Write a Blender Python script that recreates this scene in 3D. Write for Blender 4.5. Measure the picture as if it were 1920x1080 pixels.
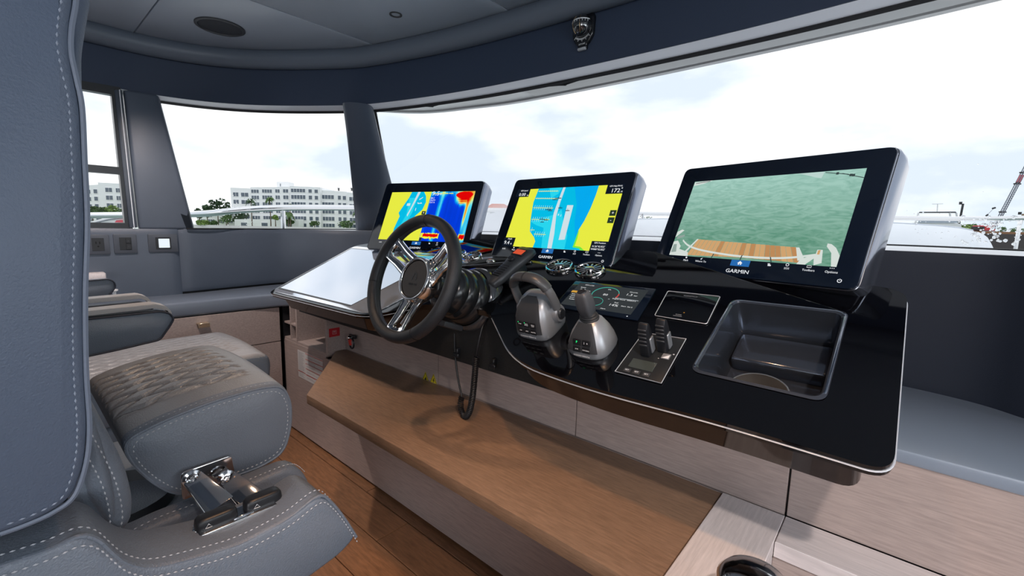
import bpy, bmesh, math, random
from mathutils import Vector, Matrix
random.seed(7)
for o in list(bpy.data.objects): bpy.data.objects.remove(o)
C = bpy.context.scene.collection
S = bpy.context.scene
PI = math.pi
def R(d): return math.radians(d)
EYE = 1.15
# ---------------------------------------------------------------- camera
FPX = 836.42
YAW, PITCH, ROLL = R(40.957), R(7.6845), R(1.3058)
Fw = Vector((-math.sin(YAW)*math.cos(PITCH), math.cos(YAW)*math.cos(PITCH), -math.sin(PITCH)))
R0 = Fw.cross(Vector((0, 0, 1))).normalized(); U0 = R0.cross(Fw)
Rv = math.cos(ROLL)*R0 + math.sin(ROLL)*U0; Uv = -math.sin(ROLL)*R0 + math.cos(ROLL)*U0
cam_d = bpy.data.cameras.new('camera'); cam = bpy.data.objects.new('camera', cam_d); C.objects.link(cam)
cam_d.sensor_width = 36; cam_d.lens = FPX/1920*36; cam_d.clip_start = 0.02; cam_d.clip_end = 2000
M = Matrix((Rv, Uv, -Fw)).transposed().to_4x4(); M.translation = (0, 0, EYE); cam.matrix_world = M
S.camera = cam
EYEV = Vector((0, 0, EYE))
# ---------------------------------------------------------------- view, world, lights
S.view_settings.view_transform = 'Standard'; S.view_settings.look = 'None'
S.view_settings.gamma = 1; S.view_settings.use_curve_mapping = False
S.view_settings.exposure = 0.0
SKY = 3.2
w = bpy.data.worlds.new('world'); S.world = w; w.use_nodes = True
nt = w.node_tree; nt.nodes.clear()
tc = nt.nodes.new('ShaderNodeTexCoord'); mp = nt.nodes.new('ShaderNodeMapping'); mp.inputs['Scale'].default_value = (1, 1, 2.6)
nz = nt.nodes.new('ShaderNodeTexNoise'); nz.inputs['Scale'].default_value = 2.3; nz.inputs['Detail'].default_value = 7; nz.inputs['Roughness'].default_value = .5
cr = nt.nodes.new('ShaderNodeValToRGB')
cr.color_ramp.elements[0].position = .42; cr.color_ramp.elements[0].color = (.60, .67, .75, 1)
cr.color_ramp.elements[1].position = .58; cr.color_ramp.elements[1].color = (1, 1, 1, 1)
bg = nt.nodes.new('ShaderNodeBackground'); bg.inputs['Strength'].default_value = SKY
wo = nt.nodes.new('ShaderNodeOutputWorld')
L = nt.links.new
L(tc.outputs['Generated'], mp.inputs['Vector']); L(mp.outputs[0], nz.inputs['Vector']); L(nz.outputs['Fac'], cr.inputs[0]); L(cr.outputs[0], bg.inputs['Color']); L(bg.outputs[0], wo.inputs['Surface'])
def spot(name, loc, target, power, col, size, blend=.5, rad=.04):
    d = bpy.data.lights.new(name, 'SPOT'); d.energy = power; d.color = col; d.spot_size = R(size); d.spot_blend = blend; d.shadow_soft_size = rad
    o = bpy.data.objects.new(name, d); C.objects.link(o); o.location = loc
    o.rotation_euler = (Vector(target)-Vector(loc)).to_track_quat('-Z', 'Y').to_euler(); return o
# recessed ceiling downlights of the cabin (warm), the last spot added
spot('ceiling_spot', (-.40, .36, 1.995), (-.42, .62, .53), 26, (1, .55, .27), 62, .6, .03)
spot('ceiling_spot', (-1.42, .42, 1.995), (-1.30, .62, .53), 22, (1, .70, .48), 62, .6, .03)
spot('ceiling_spot', (-2.05, .28, 1.995), (-2.5, .60, .6), 52, (1, .86, .80), 100, .6, .03)
spot('ceiling_spot', (.45, -.1, 1.995), (.10, .85, .45), 58, (1, .87, .80), 84, .7, .03)  # added spot that brightens the right oak panel and locker rails
# added rectangular lamps standing in for daylight from aft and starboard
def area(name, loc, target, power, col, sx, sy):
    d = bpy.data.lights.new(name, 'AREA'); d.energy = power; d.color = col; d.shape = 'RECTANGLE'; d.size = sx; d.size_y = sy
    o = bpy.data.objects.new(name, d); C.objects.link(o); o.location = loc
    o.rotation_euler = (Vector(target)-Vector(loc)).to_track_quat('-Z', 'Y').to_euler(); return o
area('aft_fill_lamp', (1.2, -2.9, 1.25), (-.3, 1, .7), 34, (.95, .95, 1), 1.3, 1.3)  # unseen lamp added to light the cabinet doors
area('starboard_fill_lamp', (2.15, -.35, 1.4), (-1, .1, .9), 50, (.86, .94, 1), 2.2, .9)  # unseen lamp added to brighten the seats

# ---------------------------------------------------------------- measuring helpers
def ray(x, y): return Fw + Rv*((x-960)/FPX) + Uv*((540-y)/FPX)
def ax(x, y, k, v):
    """point of the photograph's sight line on the plane coordinate[k] == v (world metres)"""
    r = ray(x, y); return EYEV + r*((v-EYEV[k])/r[k])
class Frame:
    def __init__(s, o, x, y):
        s.o = Vector(o); s.x = Vector(x).normalized(); y = Vector(y); s.z = s.x.cross(y).normalized(); s.y = s.z.cross(s.x)
    def mat(s):
        m = Matrix((s.x, s.y, s.z)).transposed().to_4x4(); m.translation = s.o; return m
    def at(s, u, v, n=0): return s.o + s.x*u + s.y*v + s.z*n
    def sub(s, u, v, n=0, rot=0):
        c, q = math.cos(rot), math.sin(rot)
        return Frame(s.at(u, v, n), s.x*c+s.y*q, s.y*c-s.x*q)
    def uv(s, x, y, n=0):
        r = ray(x, y); o = s.at(0, 0, n); p = EYEV + r*(((o-EYEV)@s.z)/(r@s.z)); d = p-s.o; return (d@s.x, d@s.y)
# ---------------------------------------------------------------- materials
MATS = {}; SCL = []
def mat(name, col=(.5, .5, .5), rough=.5, metal=0, spec=.5, bump=0, bscale=200, coat=0, emit=None, es=1, ior=None, vary=0, vscale=5, stretch=None):
    if name in MATS: return MATS[name]
    m = bpy.data.materials.new(name); m.use_nodes = True; t = m.node_tree; b = t.nodes['Principled BSDF']
    b.inputs['Base Color'].default_value = (*col, 1); b.inputs['Roughness'].default_value = rough; b.inputs['Metallic'].default_value = metal
    b.inputs['Specular IOR Level'].default_value = spec; b.inputs['Coat Weight'].default_value = coat; b.inputs['Coat Roughness'].default_value = .03
    if ior: b.inputs['IOR'].default_value = ior
    if emit: b.inputs['Emission Color'].default_value = (*emit, 1); b.inputs['Emission Strength'].default_value = es
    co = None
    if bump or vary:
        co = t.nodes.new('ShaderNodeTexCoord'); mpn = t.nodes.new('ShaderNodeMapping'); t.links.new(co.outputs['Object'], mpn.inputs[0])
        if stretch: mpn.inputs['Scale'].default_value = stretch
    if bump:
        n = t.nodes.new('ShaderNodeTexNoise'); n.inputs['Scale'].default_value = bscale; n.inputs['Detail'].default_value = 3
        t.links.new(mpn.outputs[0], n.inputs['Vector'])
        bp = t.nodes.new('ShaderNodeBump'); bp.inputs['Strength'].default_value = bump; bp.inputs['Distance'].default_value = .002
        t.links.new(n.outputs['Fac'], bp.inputs['Height']); t.links.new(bp.outputs[0], b.inputs['Normal'])
    if vary:
        n = t.nodes.new('ShaderNodeTexNoise'); n.inputs['Scale'].default_value = vscale; n.inputs['Detail'].default_value = 6; n.inputs['Roughness'].default_value = .6
        t.links.new(mpn.outputs[0], n.inputs['Vector'])
        r = t.nodes.new('ShaderNodeValToRGB'); r.color_ramp.elements[0].position = .3; r.color_ramp.elements[1].position = .7
        r.color_ramp.elements[0].color = (*[c*(1-vary) for c in col], 1); r.color_ramp.elements[1].color = (*[min(1, c*(1+vary)) for c in col], 1)
        t.links.new(n.outputs['Fac'], r.inputs[0]); t.links.new(r.outputs[0], b.inputs['Base Color'])
    MATS[name] = m; return m
def glow(name, col, s=1):
    if name in MATS: return MATS[name]
    m = mat(name, (0, 0, 0), .12, emit=col, es=s, spec=.15); return m
trim_leather = mat('slate leather', (.085, .105, .140), .40, bump=.25, bscale=700, vary=.08, vscale=3)
header_leather = mat('navy leather', (.026, .042, .080), .6, bump=.3, bscale=700)
ceil_m = mat('ceiling vinyl', (.42, .48, .56), .34, bump=.12, bscale=600)
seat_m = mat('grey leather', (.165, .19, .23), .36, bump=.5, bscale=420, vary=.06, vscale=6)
seatback_m = mat('blue grey leather', (.095, .122, .175), .48, bump=.35, bscale=500, vary=.05, vscale=5)
seat_top_m = mat('quilted leather', (.20, .185, .18), .33, bump=.45, bscale=420)
stitch_m = mat('thread', (.55, .56, .6), .7)
pipe_m = mat('piping', (.03, .035, .05), .5)
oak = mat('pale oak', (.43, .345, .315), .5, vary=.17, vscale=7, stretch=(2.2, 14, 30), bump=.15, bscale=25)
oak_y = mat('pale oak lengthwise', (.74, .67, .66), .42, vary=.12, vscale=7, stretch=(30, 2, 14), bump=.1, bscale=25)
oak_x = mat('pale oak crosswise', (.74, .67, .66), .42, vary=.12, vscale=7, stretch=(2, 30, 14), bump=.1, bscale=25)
brown_oak = mat('brown oak', (.26, .155, .095), .42, vary=.22, vscale=8, stretch=(3, 24, 24), bump=.25, bscale=30)
floor_m = mat('floor oak', (.28, .135, .065), .36, vary=.30, vscale=6, stretch=(2.5, 16, 8), bump=.2, bscale=25)
black_gloss = mat('black gloss', (.0015, .0015, .0025), .035, spec=.5)
speck = black_gloss
body_gloss = mat('dark brown gloss', (.012, .009, .009), .06, spec=.7)
black = mat('black plastic', (.012, .013, .016), .38)
blacksoft = mat('black rubber', (.018, .019, .021), .6, bump=.2, bscale=600)
charcoal = mat('charcoal satin', (.055, .058, .064), .40, metal=.35)
silver = mat('satin silver', (.36, .37, .39), .38, metal=.6)
chrome = mat('chrome', (.82, .80, .78), .06, metal=1)
steel = mat('polished steel', (.75, .75, .76), .10, metal=1)
darkchrome = mat('smoked chrome', (.50, .46, .44), .10, metal=1)
alu_edge = mat('aluminium edge', (.85, .86, .90), .38, metal=.6)
gel = mat('white gelcoat', (.90, .90, .90), .25)
gel_grey = mat('pale grey gelcoat', (.74, .74, .74), .4)
white_print = mat('white print', (.75, .76, .78), .6)
rubber = mat('seal', (.006, .006, .008), .5)
screen_glass = mat('screen glass', (.004, .008, .018), .06, spec=.4)
bigscreen = mat('dormant screen glass', (.74, .79, .86), .07, metal=.75)  # pale metal colour put in to stand for the sky's reflection
# window glass
gm = bpy.data.materials.new('tinted window glass'); gm.use_nodes = True; t = gm.node_tree; t.nodes.clear()
tr = t.nodes.new('ShaderNodeBsdfTransparent'); tr.inputs[0].default_value = (.42, .425, .43, 1)
gl = t.nodes.new('ShaderNodeBsdfGlossy'); gl.inputs['Roughness'].default_value = .0; gl.inputs[0].default_value = (1, 1, 1, 1)
lw = t.nodes.new('ShaderNodeLayerWeight'); lw.inputs['Blend'].default_value = .12
mx = t.nodes.new('ShaderNodeMixShader'); ou = t.nodes.new('ShaderNodeOutputMaterial')
t.links.new(lw.outputs['Fresnel'], mx.inputs[0]); t.links.new(tr.outputs[0], mx.inputs[1]); t.links.new(gl.outputs[0], mx.inputs[2]); t.links.new(mx.outputs[0], ou.inputs[0])
glass_m = gm
# ---------------------------------------------------------------- mesh helpers
def link(name, bm, mats, parent=None, frame=None, smooth=40, kind=None, label=None):
    me = bpy.data.meshes.new(name)
    bmesh.ops.recalc_face_normals(bm, faces=bm.faces); bm.to_mesh(me); bm.free()
    if not isinstance(mats, (list, tuple)): mats = [mats]
    for m in mats: me.materials.append(m)
    if smooth:
        me.shade_smooth()
        for p_ in me.polygons:
            if p_.loop_total > 8: p_.use_smooth = False
        try: me.set_sharp_from_angle(angle=R(smooth))
        except Exception: pass
    o = bpy.data.objects.new(name, me); C.objects.link(o)
    if parent: o.parent = parent
    if frame and not parent: o.matrix_basis = frame.mat()
    if frame and parent: o.matrix_basis = PM(parent).inverted() @ frame.mat()
    if kind: o['kind'] = kind
    if label: o['label'] = label
    return o
def PM(o):
    m = o.matrix_basis.copy() if not o.parent else PM(o.parent) @ o.matrix_basis
    return m
def tag(o, label, cat, group=None, kind=None):
    o['label'] = label; o['category'] = cat
    if group: o['group'] = group
    if kind: o['kind'] = kind
    return o
def struct(o): o['kind'] = 'structure'; return o
def thing(name, frame, label, cat, group=None):
    o = bpy.data.objects.new(name, None); C.objects.link(o); o.empty_display_size = .05
    m = frame.mat() if isinstance(frame, Frame) else Matrix.Translation(frame)
    o.matrix_basis = m
    if getattr(frame, 'scl', None): SCL.append((o, frame.scl))
    return tag(o, label, cat, group)
W0 = Frame((0, 0, 0), (1, 0, 0), (0, 1, 0))
def wmesh(name, bm, m, parent=None, **k):
    """mesh given in world coordinates, under a parent that may be placed anywhere"""
    if parent is not None:
        inv = PM(parent).inverted(); bm.transform(inv)
    return link(name, bm, m, parent, **k)
def BM(): return bmesh.new()
def face(bm, pts, mi=0):
    f = bm.faces.new([bm.verts.new(p) for p in pts]); f.material_index = mi; return f
def box(bm, x0, x1, y0, y1, z0, z1, bev=0, seg=2, mi=0):
    r = bmesh.ops.create_cube(bm, size=1); vs = r['verts']
    for v in vs: v.co = Vector(((x0+x1)/2+v.co.x*(x1-x0), (y0+y1)/2+v.co.y*(y1-y0), (z0+z1)/2+v.co.z*(z1-z0)))
    fs = set(f for v in vs for f in v.link_faces)
    for f in fs: f.material_index = mi
    if bev:
        es = list(set(e for v in vs for e in v.link_edges))
        bmesh.ops.bevel(bm, geom=es, offset=bev, segments=seg, affect='EDGES', profile=.5)
    return bm
def obox(bm, pts8, bev=0, seg=2, mi=0):
    """box from 4 bottom and 4 top points"""
    v = [bm.verts.new(p) for p in pts8]
    fs = [bm.faces.new([v[i] for i in q]) for q in ((0, 1, 2, 3), (7, 6, 5, 4), (0, 4, 5, 1), (1, 5, 6, 2), (2, 6, 7, 3), (3, 7, 4, 0))]
    for f in fs: f.material_index = mi
    if bev:
        bmesh.ops.recalc_face_normals(bm, faces=fs)
        bmesh.ops.bevel(bm, geom=list(set(e for x in v for e in x.link_edges)), offset=bev, segments=seg, affect='EDGES', profile=.5)
    return bm
def rnd(pts, r, n=5):
    """round the corners of a closed 2D polygon; r number or list"""
    out = []; k = len(pts)
    for i in range(k):
        p = Vector(pts[i]); a = Vector(pts[i-1]); b = Vector(pts[(i+1) % k]); rr = r[i] if isinstance(r, (list, tuple)) else r
        if rr <= 0: out.append(tuple(p)); continue
        d1 = (a-p); d2 = (b-p); l = min(rr, d1.length*.48, d2.length*.48)
        s = p + d1.normalized()*l; e = p + d2.normalized()*l
        for j in range(n+1):
            t = j/n; out.append(tuple(s*(1-t)**2 + p*2*t*(1-t) + e*t*t))
    return out
def prism(bm, poly, z0, z1, bev=0, seg=3, mi=0, fn=None, holes=()):
    """polygon (x,y) from z0 to z1, optional bevel on the rims; fn maps (x,y,z)->point"""
    fn = fn or (lambda x, y, z: (x, y, z))
    if holes:
        start = len(bm.verts)
        es = []; rings = []
        for ring in [poly]+list(holes):
            vs = [bm.verts.new((p[0], p[1], z1)) for p in ring]; rings.append(vs)
            es += [bm.edges.new((vs[i], vs[(i+1) % len(vs)])) for i in range(len(vs))]
        r = bmesh.ops.triangle_fill(bm, edges=es, use_beauty=True, use_dissolve=False, normal=(0, 0, 1))
        top = [g for g in r['geom'] if isinstance(g, bmesh.types.BMFace)]
        ex = bmesh.ops.extrude_face_region(bm, geom=top)
        vs2 = [g for g in ex['geom'] if isinstance(g, bmesh.types.BMVert)]
        for v in vs2: v.co.z = z0
        bm.verts.ensure_lookup_table()
        for v in bm.verts[start:]: v.co = Vector(fn(*v.co))
        return bm
    a = [bm.verts.new((p[0], p[1], z0)) for p in poly]; b = [bm.verts.new((p[0], p[1], z1)) for p in poly]; n = len(poly)
    f0 = bm.faces.new(a[::-1]); f1 = bm.faces.new(b); fs = [f0, f1]
    fs += [bm.faces.new((a[i], a[(i+1) % n], b[(i+1) % n], b[i])) for i in range(n)]
    for f in fs: f.material_index = mi
    allv = set(a+b)
    if bev:
        bmesh.ops.recalc_face_normals(bm, faces=fs)
        r = bmesh.ops.bevel(bm, geom=list(f0.edges)+list(f1.edges), offset=bev, segments=seg, affect='EDGES', profile=.5, clamp_overlap=True)
        allv = set(v for v in allv if v.is_valid) | set(r['verts'])
    for v in allv: v.co = Vector(fn(*v.co))
    return bm
def cr_spline(pts, n=8, closed=False):
    P = [Vector(p) for p in pts]; k = len(P); out = []
    rng = range(k) if closed else range(k-1)
    for i in rng:
        if closed: p0, p1, p2, p3 = P[i-1], P[i], P[(i+1) % k], P[(i+2) % k]
        else: p0, p1, p2, p3 = P[max(i-1, 0)], P[i], P[i+1], P[min(i+2, k-1)]
        for j in range(n):
            t = j/n; out.append(.5*((2*p1)+(p2-p0)*t+(2*p0-5*p1+4*p2-p3)*t*t+(3*p1-p0-3*p2+p3)*t**3))
    if not closed: out.append(P[-1])
    return out
def resample(path, step):
    out = [path[0]]; acc = 0
    for a, b in zip(path, path[1:]):
        l = (b-a).length
        while acc + l >= step:
            a = a + (b-a)*((step-acc)/l); out.append(a); l = (b-a).length; acc = 0
            if l < 1e-9: break
        acc += l
    return out
def tube(bm, path, r, seg=10, closed=False, caps=True, mi=0, flat=1.0, up=None):
    P = [Vector(p) for p in path]; n = len(P); rings = []
    rad = r if isinstance(r, (list, tuple)) else [r]*n
    T = []
    for i in range(n):
        if closed: d = P[(i+1) % n]-P[i-1]
        else: d = P[min(i+1, n-1)]-P[max(i-1, 0)]
        T.append(d.normalized())
    ref = Vector(up) if up else (Vector((0, 0, 1)) if abs(T[0].z) < .9 else Vector((1, 0, 0)))
    nrm = (ref - T[0]*ref.dot(T[0])).normalized()
    for i in range(n):
        if up: nrm = (Vector(up)-T[i]*Vector(up).dot(T[i])).normalized()
        else: nrm = (nrm - T[i]*nrm.dot(T[i])).normalized()
        b = T[i].cross(nrm)
        rings.append([bm.verts.new(P[i]+(nrm*math.cos(2*PI*j/seg)*flat+b*math.sin(2*PI*j/seg))*rad[i]) for j in range(seg)])
    m = n if closed else n-1
    for i in range(m):
        a, c = rings[i], rings[(i+1) % n]
        for j in range(seg):
            f = bm.faces.new((a[j], a[(j+1) % seg], c[(j+1) % seg], c[j])); f.material_index = mi
    if caps and not closed:
        f = bm.faces.new(rings[0][::-1]); f.material_index = mi; f = bm.faces.new(rings[-1]); f.material_index = mi
    return bm
def lathe(bm, prof, seg=32, mi=0, fn=None, sx=1, sy=1):
    fn = fn or (lambda p: p); rings = []
    for r, z in prof:
        if r < 1e-6: rings.append([bm.verts.new(fn(Vector((0, 0, z))))]); continue
        rings.append([bm.verts.new(fn(Vector((r*sx*math.cos(2*PI*j/seg), r*sy*math.sin(2*PI*j/seg), z)))) for j in range(seg)])
    for a, b in zip(rings, rings[1:]):
        for j in range(seg):
            if len(a) == 1 and len(b) == 1: break
            if len(a) == 1: f = bm.faces.new((a[0], b[j], b[(j+1) % seg]))
            elif len(b) == 1: f = bm.faces.new((a[j], a[(j+1) % seg], b[0]))
            else: f = bm.faces.new((a[j], a[(j+1) % seg], b[(j+1) % seg], b[j]))
            f.material_index = mi
    return bm
def loft(bm, secs, closed_sec=True, caps=True, mi=0):
    rings = [[bm.verts.new(p) for p in s] for s in secs]; n = len(rings[0])
    for a, b in zip(rings, rings[1:]):
        for j in range(n if closed_sec else n-1):
            f = bm.faces.new((a[j], a[(j+1) % n], b[(j+1) % n], b[j])); f.material_index = mi
    if caps and closed_sec:
        bm.faces.new(rings[0][::-1]).material_index = mi; bm.faces.new(rings[-1]).material_index = mi
    return bm
def stitches(bm, path, step=.009, ln=.0055, r=.0011, up=None, lift=0):
    """a run of short raised threads along a path"""
    P = resample([Vector(p) for p in path], step)
    for a, b in zip(P, P[1:]):
        d = (b-a).normalized(); c = (a+b)/2
        u = Vector(up) if up else (c-Vector((c.x, c.y, c.z))) or Vector((0, 0, 1))
        s = d.cross(u).normalized(); u = s.cross(d).normalized(); c = c+u*lift
        q = [c-d*ln/2, c+s*r, c+d*ln/2, c-s*r]; top = c+u*r*.9
        v = [bm.verts.new(x) for x in q]; tv = bm.verts.new(top); bv = bm.verts.new(c-u*r)
        for i in range(4):
            bm.faces.new((v[i], v[(i+1) % 4], tv)); bm.faces.new((v[(i+1) % 4], v[i], bv))
    return bm
def text_bm(bm, s, size, x, y, z=0, align='CENTER', mi=0, shear=0, fn=None, depth=.0002, sx=1):
    cu = bpy.data.curves.new('t', 'FONT'); cu.body = s; cu.size = size; cu.align_x = align; cu.align_y = 'CENTER'; cu.extrude = depth; cu.resolution_u = 2; cu.shear = shear
    ob = bpy.data.objects.new('t', cu); C.objects.link(ob)
    me = bpy.data.meshes.new_from_object(ob); bpy.data.objects.remove(ob); bpy.data.curves.remove(cu)
    st = len(bm.verts); sf = len(bm.faces); bm.from_mesh(me); bpy.data.meshes.remove(me)
    bm.verts.ensure_lookup_table(); bm.faces.ensure_lookup_table()
    for v in bm.verts[st:]:
        p = Vector((x+v.co.x*sx, y+v.co.y, z+v.co.z)); v.co = Vector(fn(p)) if fn else p
    for f in bm.faces[sf:]: f.material_index = mi
    return bm
def disc(bm, x, y, z, r, seg=20, mi=0, ry=None):
    return face(bm, [(x+r*math.cos(2*PI*j/seg), y+(ry or r)*math.sin(2*PI*j/seg), z) for j in range(seg)], mi)
def poly(bm, pts, z, mi=0): 
    return face(bm, [(p[0], p[1], z) for p in pts], mi)
def rect(x0, x1, y0, y1): return [(x0, y0), (x1, y0), (x1, y1), (x0, y1)]
def copy_tree(o, parent=None):
    c = o.copy(); C.objects.link(c); c.parent = parent
    for ch in list(o.children): copy_tree(ch, c)
    return c
# ================================================================ the cabin shell
def smooth2(pts, n=10): return [(p.x, p.y) for p in cr_spline([(a, b, 0) for a, b in pts], n)]
def offset2(pts, d):
    out = []
    for i in range(len(pts)):
        a = Vector(pts[max(i-1, 0)]); b = Vector(pts[min(i+1, len(pts)-1)]); t = (b-a).normalized()
        out.append((pts[i][0]-t.y*d, pts[i][1]+t.x*d))          # + = to the left of travel = outboard
    return out
def clip(polyg, a, b, c):
    """keep a*x+b*y<=c"""
    out = []
    for i in range(len(polyg)):
        p, q = polyg[i-1], polyg[i]; dp, dq = a*p[0]+b*p[1]-c, a*q[0]+b*q[1]-c
        if (dp <= 0) != (dq <= 0):
            t = dp/(dp-dq); out.append((p[0]+(q[0]-p[0])*t, p[1]+(q[1]-p[1])*t))
        if dq <= 0: out.append(q)
    return out
HZ = 1.765; CZ = 2.02
head = smooth2([(-2.9, -3.4), (-2.9, -1.2), (-2.89, .15), (-2.87, .6), (-2.70, .92), (-2.32, 1.22), (-2.05, 1.345), (-1.5, 1.47), (-.78, 1.535), (-.15, 1.54), (.5, 1.46), (1.2, 1.15), (1.7, .6), (1.9, -.2), (1.95, -3.4)])
wallc = smooth2([(-2.86, -3.4), (-2.86, -1.2), (-2.85, .3), (-2.85, .62), (-2.90, .9), (-2.93, 1.2), (-2.78, 1.5), (-2.4, 1.68), (-1.8, 1.72), (-1.0, 1.67), (.03, 1.575), (.30, 1.45), (.7, 1.22), (1.3, .8), (1.75, .2), (1.95, -.6), (1.98, -3.4)])
def sp(x, y, z): 
    p = ax(x, y, 2, z); return (p.x, p.y, z)
sill3 = [(-2.90, -3.4, 1.10), (-2.90, -1.2, 1.10), sp(160, 428.5, 1.101), sp(350, 429.5, 1.105), sp(500, 430, 1.107), sp(690, 431.5, 1.110), sp(913, 435, 1.114), sp(1195, 443, 1.115), sp(1685, 461, 1.113), sp(1920, 471, 1.113), (1.2, 1.4, 1.113), (1.9, .5, 1.11), (2.0, -.6, 1.10), (2.0, -3.4, 1.10)]
sillc = cr_spline(sill3, 10)

# floor
bm = BM(); box(bm, -3.0, 2.0, -3.4, 2.4, -.06, -.012); floor = struct(link('floor', bm, floor_m))
pk = {}
def plank_mesh(ln, wd):
    k = (round(ln, 3), round(wd, 3))
    if k not in pk:
        b = BM(); box(b, 0, ln, 0, wd, -.014, 0, .0016, 1); me = bpy.data.meshes.new('plank'); b.to_mesh(me); b.free(); me.materials.append(floor_m); pk[k] = me
    return pk[k]
y = -1.0; row = 0
while y < 1.0:
    x = -2.54 - random.choice([0, .3, .6, .9])
    while x < 1.6:
        x0 = max(x, -2.54); x1 = min(x+1.2, 1.6)
        if x1-x0 > .05:
            o = bpy.data.objects.new('plank', plank_mesh(x1-x0-.003, .137)); C.objects.link(o); o.parent = floor; o.location = (x0, y, 0)
        x += 1.2
    y += .14; row += 1
# lower wall (upholstered) in panels, following the plan curve
def strip_wall(bm, pts, z0, z1, th=.05, bev=0):
    out = offset2(pts, th)
    secs = [[(a[0], a[1], z0), (a[0], a[1], z1), (b[0], b[1], z1), (b[0], b[1], z0)] for a, b in zip(pts, out)]
    return loft(bm, secs)
def pad_panel(pts, z0, z1, bulge=.014, zr=None):
    """a padded panel: rounded section swept along the plan curve"""
    bm = BM(); n = len(pts); secs = []
    inn = offset2(pts, 0)
    cum = [0]
    for a, b in zip(pts, pts[1:]): cum.append(cum[-1]+math.dist(a, b))
    for i in range(n):
        e = min(cum[i], cum[-1]-cum[i]); k = min(1, e/.007); k = math.sqrt(max(0, 1-(1-k)**2)); off = -bulge*k
        sec = []
        zz0 = z0(pts[i]) if callable(z0) else z0; zz1 = z1(pts[i]) if callable(z1) else z1
        for t, o in ((0, .0), (0, .45), (.012, .85), (.03, 1), (.5, 1.0), (-.03, 1), (-.012, .85), (-1e-6, .45), (-1e-6, 0)):
            z = zz0+t if t >= 0 and t != .5 else (zz1+t if t < 0 else (zz0+zz1)/2)
            sec.append((t, o, z))
        a = Vector((pts[i][0], pts[i][1])); q = Vector(offset2(pts, 1)[i])-a
        S_ = [(a.x+q.x*(off*o), a.y+q.y*(off*o), z) for (t, o, z) in sec]
        S_ += [(a.x+q.x*.03, a.y+q.y*.03, zz1), (a.x+q.x*.03, a.y+q.y*.03, zz0)]
        secs.append(S_)
    return loft(bm, secs)
def dense(pts, x0=None, cond=None):
    P = [Vector((a, b, 0)) for a, b in pts]; out = []
    for a, b in zip(P, P[1:]):
        k = max(1, int((b-a).length/.02))
        for j in range(k): out.append(a+(b-a)*j/k)
    out.append(P[-1]); return [(p.x, p.y) for p in out]
wd = dense(wallc)
ysplit = ax(345, 500, 0, -2.85).y
i1 = min(range(len(wd)), key=lambda i: abs(wd[i][1]-ysplit) + (10 if wd[i][0] > -2.5 else 0))
i2 = min(range(len(wd)), key=lambda i: math.dist(wd[i], (-1.9, 1.72)))
i3 = min(range(len(wd)), key=lambda i: math.dist(wd[i], (.9, 1.08)))
WT = lambda p: 1.112 - (.008 if p[0] < -2.7 else 0)
wl = struct(link('wall_left', pad_panel(wd[:i1+1], .70, 1.104), trim_leather))
wf = struct(link('wall_front', pad_panel(wd[i1:i2+1], .775, 1.108), trim_leather))
wf2 = link('wall_panel', pad_panel(wd[i2:i3], .74, 1.112, .006), mat('dash leather', (.010, .015, .028), .6, bump=.3, bscale=700), wf)
wr = struct(link('wall_right', pad_panel(wd[i3:], .0, 1.10), trim_leather))
bm = BM(); strip_wall(bm, offset2(wallc, .012)[:], 0.0, 1.09, .03); link('wall_core', bm, blacksoft, wf)
# sill: flat shelf between the wall head and the foot of the glass
bm = BM(); wr_ = resample([Vector((a, b, 0)) for a, b in wallc], .1); n = len(wr_)
sr_ = []
# pair by arc fraction
def frac(path, n):
    L_ = [0]
    for a, b in zip(path, path[1:]): L_.append(L_[-1]+(Vector(b)-Vector(a)).length)
    out = []
    for i in range(n):
        t = L_[-1]*i/(n-1); k = 0
        while k < len(path)-2 and L_[k+1] < t: k += 1
        f = (t-L_[k])/max(1e-9, L_[k+1]-L_[k]); out.append(Vector(path[k]).lerp(Vector(path[k+1]), min(1, f)))
    return out
def polar_cut(path, n=140):
    c = Vector((-.6, -.1)); P = [Vector(p) for p in path]; ang = [math.atan2(p.y-c.y, p.x-c.x) for p in P]
    ang = [a+2*PI if a < -PI/2 else a for a in ang]; out = []
    for i in range(n):
        t = R(225)-R(270)*i/(n-1); hit = None
        for k in range(len(P)-1):
            a0, a1 = ang[k], ang[k+1]
            if (a0-t)*(a1-t) <= 0 and abs(a0-a1) > 1e-9: hit = P[k].lerp(P[k+1], (a0-t)/(a0-a1)); break
        out.append(hit)
    return out
A = polar_cut([(a, b, 0) for a, b in wallc]); B = polar_cut(sillc)
AB = [(a, b) for a, b in zip(A, B) if a is not None and b is not None]; A = [a for a, b in AB]; B = [b for a, b in AB]
B = [b if math.dist(b[:2], (-.6, -.1)) > math.dist(a[:2], (-.6, -.1))+.01 else Vector((a.x*1.0+(a.x+.6)*.01, a.y, b.z)) for a, b in AB]
secs = [[(a.x, a.y, b.z-.004), (b.x, b.y, b.z), (b.x, b.y, b.z-.03), (a.x, a.y, b.z-.03)] for a, b in zip(A, B)]
loft(bm, secs); o = struct(link('trim_1', bm, mat('sill', (.80, .82, .86), .35))); 
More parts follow.
